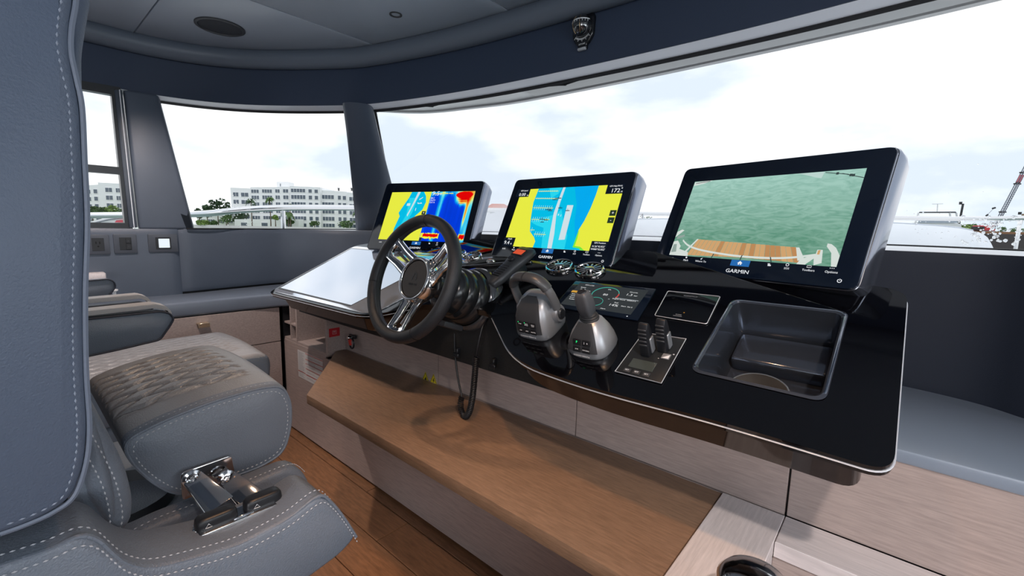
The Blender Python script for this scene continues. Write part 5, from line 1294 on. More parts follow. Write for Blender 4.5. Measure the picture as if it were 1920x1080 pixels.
# hinge plate, links and switches
hp_ = [ax(x, y, 0, XN+.014) for x, y in ((337, 886), (432, 852), (441, 893), (341, 938))]
c = sum(hp_, Vector())/4; HFr = Frame(c, (0, 1, 0), (0, 0, 1)); pl_ = [((p-c)@HFr.x, (p-c)@HFr.y) for p in hp_]
bm = BM(); prism(bm, rnd(pl_[::-1], .006, 4), 0, .005, .0015, 2); bm.transform(HFr.mat()); hg = wmesh('hinge_plate', bm, steel, st)
for i, ((ax_, ay_), (bx_, by_)) in enumerate((((357, 893), (410, 948)), ((421, 893), (468, 935)))):
    A_ = ax(ax_, ay_, 0, XN+.024); B_ = ax(bx_, by_, 0, -.755); w_ = Vector((0, .013, .004))
    up_ = Vector((.008, 0, .004))
    bm = BM(); obox(bm, [A_-w_, A_+w_, B_+w_*1.5, B_-w_*1.5, A_-w_+up_, A_+w_+up_, B_+w_*1.5+up_, B_-w_*1.5+up_], .002, 2); wmesh('link_arm', bm, steel if i == 0 else darkchrome, st)
    bm = BM(); lathe(bm, [(.014, 0), (.014, .004), (.010, .006), (.0085, .003), (.005, .003), (.004, .006), (0, .006)], 28, fn=lambda p: A_+Vector((.008+p.z, p.x, p.y))); bo_ = wmesh('pivot_bolt', bm, steel, st)
cA, cB = ax(352, 1012, 0, -.66), ax(537, 935, 0, -.66)
sd = (cB-cA).normalized(); SF = Frame((cA+cB)/2+Vector((0, 0, .004)), sd, Vector((-1, 0, 0)))
if SF.z.z < 0: SF = Frame(SF.o, SF.x, -SF.y)
ln = (cB-cA).length/2
pt = thing('seat_switch_panel', SF, 'chrome oval plate with two black rocker switches on the seat side pod', 'switch panel')
bm = BM(); prism(bm, rnd(rect(-ln, ln, -.017, .017), .017, 6), -.002, .004, .0012, 2); link('plate', bm, steel, pt)
for s_ in (-1, 1):
    x_ = s_*ln*.47; bm = BM(); loft(bm, [[(x_+p[0], p[1], p[2]) for p in rbox_sec(w_, d_, 0, 0, z_, 5, 32)] for w_, d_, z_ in ((.024, .011, .003), (.0245, .0115, .009), (.0235, .011, .016), (.021, .0095, .019), (.012, .005, .0198))])
    sw = link('rocker_switch', bm, black, pt, smooth=60)
    bm = BM(); tube(bm, [Vector((x_-.016, -.0133, .009)), Vector((x_-.012, -.0133, .0140)), Vector((x_-.008, -.0133, .009))], .0006, 4, closed=True); link('arrow_mark', bm, white_print, sw)
for s_ in (-1, 1):
    bm = BM(); lathe(bm, [(.005, .004), (.0045, .0055), (0, .006)], 16, fn=lambda p: p+Vector((s_*(ln-.010), 0, 0))); link('screw', bm, chrome, pt)
bm = BM(); box(bm, -.012, .014, -.012, .012, .004, .006, .001, 1); link('centre_plate', bm, steel, pt)
# armrests between the seats
cch = thing('companion_chair', (-1.95, .3, 0), 'second grey leather chair with a quilted cushion beyond the near chair', 'chair')
fch = thing('dinette_chair', (-2.25, .0, 0), 'far grey chair whose piped arm shows under the wooden table corner', 'chair')
def armrest(px_pts, X, w_, parent):
    pg = rnd(yz(px_pts, X), .008, 4)
    par = parent
    b = BM(); loft(b, [wsec(pg, X, .004), wsec(pg, X-.004, 0), wsec(pg, X-w_+.004, 0), wsec(pg, X-w_, .004)]); t = wmesh('armrest', b, seat_m, par, smooth=60)
    bm = BM(); P_ = [Vector((X+.001, p[0], p[1])) for p in pg]; tube(bm, P_, .0026, 6, closed=True); wmesh('dark_piping', bm, pipe_m, t)
    return t, pg
a1, pg1 = armrest([(60, 607), (157, 599), (300, 584), (318, 587), (326, 598), (318, 612), (300, 637), (225, 655), (60, 690)], -1.50, .05, st)
def toprail(a_, pts, X, w_, m_):
    P = yz(pts, X); b = BM(); loft(b, [[(X+.002, y_, z_+.0), (X+.002, y_, z_+.012), (X-w_, y_, z_+.012), (X-w_, y_, z_)] for y_, z_ in P]); bmesh.ops.bevel(b, geom=[e for e in b.edges if e.calc_length() > .02], offset=.002, segments=2, affect='EDGES', clamp_overlap=True); wmesh('pale_top', b, m_, a_, smooth=50)
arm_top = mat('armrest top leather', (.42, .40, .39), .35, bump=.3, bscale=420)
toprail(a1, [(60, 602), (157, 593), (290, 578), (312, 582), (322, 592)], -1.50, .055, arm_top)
a2, pg2 = armrest([(60, 582), (157, 577), (265, 567), (280, 571), (287, 579), (280, 590), (250, 620), (60, 640)], -1.62, .045, cch)
toprail(a2, [(60, 574), (157, 570), (262, 560), (276, 564), (284, 572)], -1.62, .05, arm_top)
# second seat cushion
XS = -1.69
zs2 = ax(505, 662, 0, XS).z; ys2 = ax(505, 662, 0, XS).y
t = cch
XS2 = ax(408, 623, 2, zs2).x
prof2 = [(.0, zs2), (ys2-.03, zs2+.004), (ys2, zs2-.012), (ys2+.008, zs2-.04), (ys2+.0, zs2-.12), (ys2-.05, zs2-.14), (0, zs2-.14)]
def d2(x, y, z):
    return y, z+(quilt(x, y, z, XS-.07, XS2+.05, .05, ys2-.05, -9, .042, .006) if z > zs2-.012 else 0)+(.010*math.sin(PI*max(0, min(1, (x-XS2)/(XS-XS2)))) if z > zs2-.03 else 0)
b, pr2 = cushion(prof2, XS, XS2, .0045, .02, d2, .008, .008)
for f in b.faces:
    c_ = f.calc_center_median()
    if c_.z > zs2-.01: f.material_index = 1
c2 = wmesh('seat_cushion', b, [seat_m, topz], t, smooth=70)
bm = BM(); P_ = [Vector((x_, ys2-.035, zs2+.010+.010*math.sin(PI*max(0, min(1, (x_-XS2)/(XS-XS2)))))) for x_ in [XS-.02+(XS2-XS+.04)*i/40 for i in range(41)]]; stitches(bm, P_, .010, .006, .001, up=(0, 0, 1))
P_ = [Vector((XS+.0015, y_, z_)) for y_, z_ in scaled(pr2, .02)]; stitches(bm, P_, .010, .006, .001, up=(1, 0, 0), lift=.001); wmesh('stitching', bm, mat('dull thread', (.22, .21, .21), .7), c2, kind='stuff')
b, _ = cushion([(-.05, zs2-.15), (ys2-.06, zs2-.15), (ys2-.09, .25), (-.05, .25)], XS-.03, XS2+.03, .05, .02, None, .004, .02); wmesh('seat_base', b, seat_m, t, smooth=60)
b, _ = cushion([(-.14, zs2-.05), (.02, zs2-.05), (.0, 1.75), (-.12, 1.75)], XS, XS2, .05, .03, None, .01, .02); wmesh('backrest', b, seatback_m, t, smooth=60)
bm = BM(); lathe(bm, [(.0, .0), (.20, 0), (.20, .012), (.08, .02), (.08, .26)], 32, fn=lambda p: p+Vector((-1.95, .22, 0))); wmesh('pedestal', bm, charcoal, t)
bm = BM(); lathe(bm, [(.0, .0), (.24, 0), (.24, .012), (.10, .02), (.10, .62)], 32, fn=lambda p: p+Vector((-1.1, .10, 0))); wmesh('pedestal', bm, charcoal, st)
a3, pg3 = armrest([(60, 532), (157, 527), (203, 523), (214, 528), (217, 537), (210, 548), (196, 562), (60, 590)], -2.22, .045, fch)
b, _ = cushion([(-.30, .62), (.05, .62), (.05, .72), (-.30, .72)], -2.26, -2.34, .05, .02, None, .004, .02); wmesh('seat_pad', b, seat_m, fch, smooth=60)
# corner of the dinette table
zt_ = .90
tp = [ax(100, 483, 2, zt_+.02), ax(158, 492, 2, zt_+.02), ax(199, 511, 2, zt_+.02)]
t = thing('dinette_table', (-2.35, .0, 0), 'corner of a pale wooden table just beyond the near seat back', 'table')
pa, pb = ax(199, 511, 2, zt_), ax(158, 522, 2, zt_)
dx_, dy_ = ax(160, 493, 2, zt_), ax(199, 512, 2, zt_)
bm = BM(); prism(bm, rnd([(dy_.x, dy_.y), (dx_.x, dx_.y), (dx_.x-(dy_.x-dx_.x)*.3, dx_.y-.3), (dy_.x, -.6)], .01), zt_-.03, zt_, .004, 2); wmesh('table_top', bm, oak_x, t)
bm = BM(); lathe(bm, [(0, 0), (.14, 0), (.14, .012), (.035, .02), (.035, zt_-.03)], 24, fn=lambda p: p+Vector((dy_.x-.06, -.25, 0))); wmesh('table_leg', bm, steel, t)
kp = ax(214, 547, 0, -2.60); t = thing('wall_fitting', (kp.x, kp.y, kp.z), 'tiny pale peg beside the far chair arm', 'fitting')
bm = BM(); lathe(bm, [(0, -.02), (.006, -.02), (.007, 0), (.014, .004), (.014, .010), (0, .013)], 16, fn=lambda p: kp+p); wmesh('cap', bm, gel, t)
bm = BM(); lathe(bm, [(0, -.03), (.010, -.03), (.010, -.02), (0, -.02)], 16, fn=lambda p: kp+p); wmesh('stem', bm, steel, t)
# ================================================================ compass on the header
cc_ = ax(1098, 58, 1, 1.527)
CFm = Frame((cc_.x, 1.528, cc_.z), (1, 0, 0), (0, 0, 1))
t = thing('compass', CFm, 'black globe compass mounted on the navy header above the windscreen', 'compass')
bm = BM(); prism(bm, rnd([(-.034, .03), (-.032, -.018), (-.020, -.036), (-.014, -.040), (-.013, -.052), (.013, -.052), (.014, -.040), (.020, -.036), (.032, -.018), (.034, .03), (.018, .046), (-.018, .046)], .008, 4), -.02, .016, .004, 3); link('bracket', bm, mat('compass black', (.006, .007, .010), .15), t)
bm = BM(); lathe(bm, [(0, -.028), (.012, -.0255), (.020, -.0195), (.026, -.010), (.028, 0), (.026, .010), (.020, .0195), (.012, .0255), (0, .028)], 32, fn=lambda p: Vector((p.x, p.z+.006, p.y+.018))); gb = link('globe', bm, mat('globe glass', (.01, .011, .013), .03, spec=1, coat=1), t)
bm = BM(); tube(bm, [Vector((.0245*math.sin(a), .016, .018+.0245*math.cos(a))) for a in [R(-80)+R(160)*i/16 for i in range(17)]], .0022, 5)
for i in range(9):
    a = R(-64+16*i); v_ = Vector((.0268*math.sin(a), 0, .0268*math.cos(a))); tube(bm, [Vector((v_.x, .009, .018+v_.z)), Vector((v_.x, .014, .018+v_.z))], .0008, 4)
link('compass_card', bm, white_print, gb, kind='stuff')
for a in (-30, 18):
    bm = BM(); tube(bm, [Vector((.0285*math.sin(R(a))*math.cos(b_), .006+.0285*math.sin(b_), .018+.0285*math.cos(R(a))*math.cos(b_))) for b_ in [R(-50)+R(100)*i/12 for i in range(13)]], .0006, 4); link('lubber_wire', bm, mat('bronze', (.5, .35, .2), .3, metal=1), gb)
bm = BM()
for i in range(17):
    a = R(-130+5*i); l_ = .0045 if i % 4 else .0085; tube(bm, [Vector((.029*math.cos(a), .006+.029*math.sin(a), .0172)), Vector(((.029+l_)*math.cos(a), .006+(.029+l_)*math.sin(a), .0172))], .0007, 4)
link('scale_marks', bm, white_print, t, kind='stuff')
bm = BM(); text_bm(bm, 'RITCHIE', .0055, 0, -.038, .0166); link('lettering', bm, white_print, t)
bm = BM(); prism(bm, rnd(rect(-.012, .012, -.054, -.047), .003), .010, .020, .002, 2); link('lens_button', bm, mat('frosted', (.45, .47, .5), .3), t)

t.scale = (1.4,)*3
WZ = -1.6
# ================================================================ outside: visor, wipers, rails
def far(x, y, D): return EYEV + ray(x, y)*D
vis_i = offset2(head, .085)
vo_pts = [(-2.75, 1.28), (-2.62, 1.56), (-2.37, 1.84), (-2.0, 1.96), (-1.63, 2.03), (-.77, 2.06), (.16, 2.03), (.9, 1.85), (1.7, 1.3), (2.3, .5)]
vo = frac([Vector((a, b, 0)) for a, b in smooth2(vo_pts, 8)], 80)
vi = frac(seg2([Vector((a, b, 0)) for a, b in vis_i], (-2.6, 1.0), (1.95, .3)), 80)
t = thing('roof_visor', (-.8, 1.8, 1.86), 'white moulded roof overhang outside above the windscreen', 'overhang')
bm = BM(); secs = []
for a, b in zip(vi, vo):
    d = (b-a).normalized()
    secs.append([(a.x, a.y, 1.80), (b.x-d.x*.07, b.y-d.y*.07, 1.853), (b.x-d.x*.06, b.y-d.y*.06, 1.845), (b.x-d.x*.03, b.y-d.y*.03, 1.845), (b.x-d.x*.025, b.y-d.y*.025, 1.853), (b.x, b.y, 1.858), (b.x+d.x*.02, b.y+d.y*.02, 1.90), (b.x-d.x*.1, b.y-d.y*.1, 1.98), (a.x, a.y, 2.02)])
loft(bm, secs); wmesh('shell', bm, gel, t, smooth=30)
def vis_pt(i, f, dz=0):
    a, b = vi[i], vo[i]; p = a.lerp(b, f); return Vector((p.x, p.y, 1.80+.053*f/.86-.003+dz))
for i0, i1 in ((20, 47), (50, 79)):
    bm = BM(); k = [(vis_pt(i, .16 if i > i0 else .3), vis_pt(i, .78 if i < i1 else .62)) for i in range(i0, i1+1)]
    loft(bm, [[p, q, q+Vector((0, 0, -.004)), p+Vector((0, 0, -.004))] for p, q in k]); wmesh('soffit_panel', bm, gel_grey, t)
for x, y, lb in ((1492, 52, 'small round white spotlight under the roof overhang, left of the pair'), (1600, 20, 'small round white spotlight under the roof overhang, right of the pair')):
    p = ax(x, y, 2, 1.826); tl_ = thing('soffit_spotlight', Frame(p, (1, 0, 0), (0, -1, 0)), lb, 'spotlight')
    bm = BM(); lathe(bm, [(.018, -.004), (.034, -.004), (.034, .004), (.028, .008), (.020, .005), (.018, -.003)], 28); link('rim', bm, gel, tl_)
    bm = BM(); lathe(bm, [(0, .000), (.019, .000)], 20); link('lens', bm, mat('lens glass', (.5, .5, .48), .1), tl_)
# wipers parked under the head of the windscreen
def wiper(a, b, mid, label):
    p0, p1, pm = ax(*a, 2, 1.782), ax(*b, 2, 1.782), ax(*mid, 2, 1.782); t_ = thing('windscreen_wiper', (pm.x, pm.y, pm.z), label, 'wiper')
    def L3(f): return p0.lerp(p1, f)
    bm = BM(); tube(bm, [L3(0), L3(.25)+Vector((0, 0, -.004)), L3(.5), L3(.75)+Vector((0, 0, -.002)), L3(1)], .0075, 6); wmesh('blade', bm, rubber, t_)
    bm = BM(); tube(bm, [L3(.15)+Vector((0, .02, .012)), L3(.5)+Vector((0, .02, -.010)), L3(.85)+Vector((0, .02, .012))], .005, 6); wmesh('bridge', bm, black, t_)
    bm = BM(); tube(bm, [L3(.5)+Vector((0, .02, -.010)), L3(.3)+Vector((0, .01, .012)), L3(.02)+Vector((0, -.01, .014))], .008, 6); wmesh('arm', bm, black, t_)
wiper((720, 206), (905, 178), (815, 194), 'black windscreen wiper parked under the header, left of the two')
wiper((947, 175), (1192, 120), (1065, 152), 'black windscreen wiper parked under the header, right of the two')
# bow rail of the boat
railp = [(-40, 408, 4.6), (160, 404, 4.5), (365, 401.5, 4.2), (450, 394, 4.2), (540, 389.5, 4.4), (690, 390, 5.0), (800, 392, 5.6), (925, 394, 6), (1100, 397, 6.3), (1230, 401, 6.5), (1480, 405, 6.3), (1700, 409, 6), (1830, 410, 5.8), (1930, 408.5, 5.8), (2100, 405, 5.8)]
t = thing('bow_rail', far(800, 392, 5.6), 'polished steel bow rail running outside the windows', 'railing')
P_ = cr_spline([far(*p) for p in railp], 6)
bm = BM(); tube(bm, P_, .030, 12); wmesh('top_rail', bm, steel, t)
for x, y, D in ((530, 390, 4.38), (1914, 409, 5.8), (1205, 401, 6.45), (915, 394, 6.0), (160, 404, 4.5)):
    p = far(x, y, D); bm = BM(); tube(bm, [p, Vector((p.x, p.y, .83))], .024 if x != 1914 else .02, 8); wmesh('post', bm, steel, t)
# foredeck
bm = BM(); prism(bm, [(-3.3, -3), (-3.35, 1.8), (-2.6, 2.7), (-1.3, 3.0), (.2, 2.8), (1.6, 1.8), (2.4, -1), (3.2, -1), (3.2, 5), (1.2, 9.5), (-.8, 11), (-2.9, 9.5), (-4.4, 5), (-4.4, -3)], .70, .83, .01, 1); struct(link('trim_10', bm, gel))
# covered tender on the foredeck
t = thing('covered_tender', far(1500, 470, 4.4), 'white fabric boat cover on the foredeck beyond the windscreen', 'boat cover')
top = [(1190, 412, 5.2), (1240, 411, 5.2), (1350, 413, 5.1), (1500, 415, 4.9), (1660, 418, 4.7), (1700, 420, 4.7), (1760, 424, 4.6), (1800, 428, 4.5), (1835, 435, 4.5), (1850, 442, 4.4), (1858, 455, 4.35), (1864, 468, 4.3), (1870, 500, 4.3)]
tp_ = frac([far(*p) for p in top], 60); random.seed(2)
bm = BM(); secs = []
for i, p in enumerate(tp_):
    q = p.copy(); q.z = .84; inward_ = (EYEV-p); inward_.z = 0; inward_.normalize(); h = max(.05, p.z-.84)
    row = []
    for k in range(14):
        a = PI*k/13; r_ = .75*min(1, h/.5)
        wv_ = .010*math.sin(i*.9+k*.7)+.006*math.sin(i*2.3)
        row.append(p+inward_*(-math.cos(a)*r_+0)+Vector((0, 0, -h*(1-abs(math.sin(a))**.6)))+Vector((0, 0, wv_*(math.sin(a) < .97))))
    secs.append(row)
loft(bm, secs, closed_sec=False, caps=False); wmesh('cover', bm, mat('cover cloth', (.75, .78, .82), .6, bump=.2, bscale=40), t, smooth=70)
bm = BM(); tube(bm, [p+Vector((0, 0, .004)) for p in tp_[:-8]], .008, 5); wmesh('seam', bm, mat('cover seam', (.6, .64, .70), .6), t)
# moored white boat bow seen between the left and middle displays
t = thing('moored_boat_bow', far(925, 415, 16), 'white bow of a moored boat in the gap between the left and middle displays', 'boat')
b = BM(); secs = []
for x, yt, yb in ((880, 415, 446), (905, 408, 446), (925, 404, 446), (945, 402, 446), (975, 404, 446)):
    q_ = [far(x, yt, 16), far(x+3, yb, 15.6), far(x+3, yb, 18), far(x, yt, 18)]; q_[1].z = q_[2].z = WZ-.1; secs.append(q_)
loft(b, secs); wmesh('hull', b, gel, t)
b = BM(); tube(b, [far(880, 416, 15.9), far(925, 405.5, 15.9), far(975, 406, 15.9)], .03, 6); wmesh('rubbing_strake', b, mat('strake', (.25, .27, .3), .4), t)
# ================================================================ water and shore
wm_ = bpy.data.materials.new('harbour water'); wm_.use_nodes = True; b_ = wm_.node_tree.nodes['Principled BSDF']; b_.inputs['Base Color'].default_value = (.16, .24, .22, 1); b_.inputs['Roughness'].default_value = .12
n_ = wm_.node_tree.nodes.new('ShaderNodeTexNoise'); n_.inputs['Scale'].default_value = 1.2; n_.inputs['Detail'].default_value = 4; c_ = wm_.node_tree.nodes.new('ShaderNodeTexCoord'); bp = wm_.node_tree.nodes.new('ShaderNodeBump'); bp.inputs['Strength'].default_value = .5; bp.inputs['Distance'].default_value = .3
wm_.node_tree.links.new(c_.outputs['Object'], n_.inputs['Vector']); wm_.node_tree.links.new(n_.outputs[0], bp.inputs['Height']); wm_.node_tree.links.new(bp.outputs[0], b_.inputs['Normal'])
WZ = -1.6
bm = BM(); face(bm, [(-900, -900, WZ), (900, -900, WZ), (900, 900, WZ), (-900, 900, WZ)]); o = link('harbour_water', bm, wm_, smooth=0); tag(o, 'open grey green harbour water around the boat', 'water', kind='stuff')
wall_w = mat('stucco white', (.92, .92, .92), .7); wall_w2 = mat('stucco warm', (.70, .68, .65), .7); win_m = mat('far window', (.10, .13, .17), .15); slab_m = mat('balcony slab', (.92, .92, .92), .6)
lawn = mat('lawn', (.14, .25, .08), .9, vary=.3, vscale=.3)
def shore(x0, x1, D, y0, name, label):
    a, b = far(x0, 425, D), far(x1, 425, D); d = (b-a); d.z = 0; nrm = Vector((-d.y, d.x, 0)).normalized(); a.z = b.z = 0
    g_ = -.75
    bm = BM(); obox(bm, [Vector((p.x, p.y, WZ-.5)) for p in (a, b, b+nrm*60, a+nrm*60)]+[Vector((p.x, p.y, g_)) for p in (a, b, b+nrm*60, a+nrm*60)]); o = link(name, bm, lawn, smooth=0); tag(o, label, 'shore')
    bm = BM(); e = -nrm*.4; obox(bm, [Vector((p.x, p.y, WZ-.5)) for p in (a+e, b+e, b, a)]+[Vector((p.x, p.y, g_+.5)) for p in (a+e, b+e, b, a)]); link('sea_wall', bm, wall_w2, o)
DB = 170
shore(-300, 880, DB-14, 425, 'green_shore', 'green lawn shore with a pale sea wall below the apartment blocks')
def building(x0, x1, ytop0, ytop1, D, rows, cols, label, name='apartment_building', depth=14, skip=0, ground=-.7, wallm=wall_w, row_list=None):
    """x0,x1: facade ends; rows: list of (top,bottom) fractions; cols: list of (f0,f1,n panes)"""
    a, b = far(x0, 420, D), far(x1, 420, D); za, zb = far(x0, ytop0, D).z, far(x1, ytop1, D).z
    a.z = b.z = ground; H = max(za, zb)-ground; d = b-a; W_ = d.length; f = Frame(a, d, (0, 0, 1)); t_ = thing(name, f, label, 'building')
    if f.z.dot(EYEV-a) < 0: pass
    bm = BM(); h0, h1 = za-ground, zb-ground
    obox(bm, [(0, 0, 0), (W_, 0, 0), (W_, 0, -depth), (0, 0, -depth), (0, h0, 0), (W_, h1, 0), (W_, h1, -depth), (0, h0, -depth)]); link('wall', bm, wallm, t_, smooth=0)
    for (r0, r1) in rows:
        for (f0, f1, n_) in cols:
            xa, xb = W_*f0, W_*f1; hh = h0+(h1-h0)*(f0+f1)/2; ya, yb = hh*r0, hh*r1
            if random.random() < skip: continue
            bm = BM(); box(bm, xa-.15, xb+.15, ya-.15, yb+.15, -.05, .12); fr = link('window', bm, slab_m, t_, smooth=0)
            w_ = (xb-xa)/n_
            for i in range(n_):
                bm = BM(); box(bm, xa+w_*i+.08, xa+w_*(i+1)-.08, ya, yb, .10, .16); link('pane', bm, win_m, fr, smooth=0)
    return t_, f, W_, H
R5 = [(.04, .13), (.21, .31), (.40, .50), (.59, .69), (.78, .88)]
R6 = [(.03, .11), (.19, .28), (.36, .45), (.53, .62), (.70, .79), (.86, .94)]
random.seed(21)
building(436, 473, 352.5, 354, DB+6, R5, [(.12, .40, 2), (.52, .9, 2)], 'left wing of the white apartment block, beside the dark trees')
building(473, 545, 352, 351, DB, R6, [(.02, .22, 3), (.30, .56, 4), (.64, .76, 2), (.84, .98, 2)], 'white apartment wing below the rooftop tower, left of the rail post')
building(546, 602, 349.5, 352, DB-3, R6, [(.04, .52, 5), (.62, .74, 1), (.82, .94, 1)], 'white apartment wing with wide five pane windows, right of the rail post')
building(602, 652, 357, 360, DB-1, R5, [(.06, .52, 4), (.66, .78, 1), (.84, .97, 1)], 'lower white apartment wing right of the five pane wing')
building(652, 720, 362, 362, DB-4, R5, [(.06, .40, 4), (.5, .8, 3)], 'white apartment wing partly hidden by the window pillar')
t, f, W_, H = building(522, 543, 342, 342, DB+8, [(.9, .96)], [(.3, .4, 1)], 'small white rooftop tower standing above the apartment block', name='rooftop_tower', depth=5)
building(370, 440, 404, 404, DB-2, [(.30, .62)], [(.04, .22, 3), (.3, .48, 3), (.56, .74, 3), (.80, .96, 3)], 'low white arcade building in front of the dark trees', name='low_building')
building(440, 560, 411, 411, DB-8, [(.15, .55)], [(.1, .2, 1), (.42, .52, 1), (.8, .9, 1)], 'low white garden wall building at the foot of the apartments', name='low_building', depth=4)
building(100, 191, 352, 347, DB, R5, [(.12, .3, 2), (.42, .56, 2), (.70, .84, 3), (.90, .98, 1)], 'white apartment block in the side window, nearer the seat back')
building(191, 250, 343, 346, DB-2, R5, [(.22, .44, 2), (.55, .70, 2), (.8, .95, 2)], 'white apartment block in the side window, beside the window frame')
for x, w_, lb in ((496, 2, 'leftmost dark vent on the apartment roofline'), (510, 3, 'wide dark vent left of the rooftop tower'), (541, 2, 'dark vent against the right side of the rooftop tower'), (561, 3, 'wide dark vent over the five pane windows'), (593, 1.5, 'slim dark vent at the right end of the five pane wing'), (635, 2, 'dark vent on the lower right roof'), (660, 3, 'dark vent nearest the window pillar')):
    p = far(x, 352, DB+3); q = Frame((p.x, p.y, p.z-1.2), (far(x+5, 352, DB+3)-p), (0, 0, 1)); t = thing('roof_vent', q, lb, 'vent', 'dark vents on the apartment roofs')
    bm = BM(); box(bm, -w_*.12, w_*.12, 0, .9, -.3, .3, .05, 1); link('stack', bm, mat('roof dark', (.08, .08, .08), .7), t, smooth=0)
    bm = BM(); box(bm, -w_*.18, w_*.18, .9, 1.1, -.4, .4, .05, 1); link('cowl', bm, MATS['roof dark'], t, smooth=0)
# trees
def leafmat(n, c): return mat(n, c, .8, vary=.35, vscale=.8)
lf = [leafmat('leaf dark', (.045, .085, .035)), leafmat('leaf mid', (.09, .16, .05)), leafmat('leaf bright', (.20, .30, .07))]
trunk_m = mat('trunk', (.16, .12, .09), .9)
def tree(x, ybase, ytop, wpx, D, m, label, name='leafy_tree', n=420):
    base = far(x, ybase, D); base.z = -.75; top = far(x, ytop, D); r_ = wpx/FPX*D/2; h = top.z-base.z
    t_ = thing(name, base, label, 'tree')
    bm = BM(); tube(bm, [Vector((0, 0, 0)), Vector((.1, 0, h*.6))], [.22, .10], 6); link('trunk', bm, trunk_m, t_)
    bm = BM(); lobes = [(random.uniform(-.6, .6)*r_, random.uniform(-.6, .6)*r_, h*random.uniform(.45, .85), r_*random.uniform(.35, .6)) for _ in range(7)]+[(0, 0, h*.72, r_*.55)]
    for _ in range(n):
        lx, ly, lz, lr = random.choice(lobes); v_ = Vector((random.gauss(0, 1), random.gauss(0, 1), random.gauss(0, 1))).normalized()
        c = Vector((lx, ly, min(h*.98, lz+v_.z*lr*.75)))+Vector((v_.x, v_.y, 0))*lr; s = random.uniform(.25, .55)*min(1, r_/3+.3)
        a = Vector((random.uniform(-1, 1), random.uniform(-1, 1), random.uniform(-1, 1))).normalized(); b2 = a.orthogonal().normalized()
        face(bm, [c+a*s, c+b2*s*.6, c-a*s, c-b2*s*.6])
    link('foliage', bm, lf[m], t_, smooth=0, kind='stuff')
def palm(x, ybase, ytop, wpx, D, m, label):
    base = far(x, ybase, D); base.z = -.75; top = far(x, ytop+wpx*.25, D); h = top.z-base.z; r_ = wpx/FPX*D/2
    t_ = thing('palm_tree', base, label, 'tree')
    bm = BM(); tube(bm, [Vector((0, 0, 0)), Vector((.15, 0, h*.5)), Vector((0, 0, h))], [.22, .16, .14], 6); link('trunk', bm, trunk_m, t_)
    for k in range(13):
        a = 2*PI*k/13+random.uniform(-.2, .2); el = random.uniform(.1, .9); d_ = Vector((math.cos(a), math.sin(a), 0)); s_ = Vector((-math.sin(a), math.cos(a), 0)); bm = BM()
        P2 = [Vector((0, 0, h))+d_*r_*u_*1.05+Vector((0, 0, r_*(el*u_*1.2-1.5*u_*u_))) for u_ in (0, .25, .5, .75, 1)]; wd_ = [.04, .16, .2, .15, .02]
        for i in range(4):
            for sg in (-1, 1): face(bm, [P2[i], P2[i]+s_*sg*r_*wd_[i]-Vector((0, 0, r_*wd_[i]*.6)), P2[i+1]+s_*sg*r_*wd_[i+1]-Vector((0, 0, r_*wd_[i+1]*.6)), P2[i+1]])
        link('frond', bm, lf[m], t_, smooth=0)
random.seed(9)
TD = DB-10
for i, a in enumerate(((375, 428, 386, 16, 0), (390, 428, 378, 22, 0), (410, 428, 369, 26, 0), (428, 428, 374, 20, 0), (445, 428, 402, 18, 0), (455, 428, 396, 20, 0))):
    tree(a[0], a[1], a[2], a[3], TD+i*1.5, a[4], ('leftmost dark tree beside the slate pillar', 'second dark tree from the slate pillar', 'tallest dark tree left of the apartments', 'dark tree against the left wall of the apartments', 'low dark tree in front of the apartment wing', 'low dark tree just left of the tall palm')[i])
for i, a in enumerate(((425, 428, 402, 22, 1), (385, 428, 414, 24, 2), (402, 428, 414, 16, 1), (517, 428, 397, 12, 2), (545, 428, 411, 18, 1), (590, 428, 414, 16, 1), (650, 428, 414, 28, 1))):
    tree(a[0], a[1], a[2], a[3], TD-4+i, a[4], ('mid green shrub tree in front of the low arcade', 'bright bush on the lawn near the slate pillar', 'small bush on the lawn left of the shrub tree', 'small round bright tree just left of the rail post', 'green bush just right of the rail post', 'low bush before the wide windowed wing', 'low hedge like bush near the window pillar')[i], 'bush', 260)
for i, a in enumerate(((473, 425, 369, 20, 0), (508, 425, 367, 18, 1), (545, 425, 380, 14, 0), (541, 425, 393, 26, 1), (668, 425, 394, 16, 1))):
    palm(a[0], a[1], a[2], a[3], TD-2, a[4], ('tall dark palm before the apartment wing', 'tall palm left of the rail post', 'thin dark palm right of the rail post', 'broad low palm right of the rail post', 'small palm beside the window pillar')[i])
for i, a in enumerate(((176, 428, 383, 18, 1), (190, 428, 388, 26, 1), (213, 428, 384, 24, 2), (228, 428, 390, 16, 1))):
    tree(a[0], a[1], a[2], a[3], TD, a[4], ('green tree in the side window nearest the seat back', 'second green tree in the side window', 'bright green tree in the side window', 'green tree in the side window against its frame')[i])
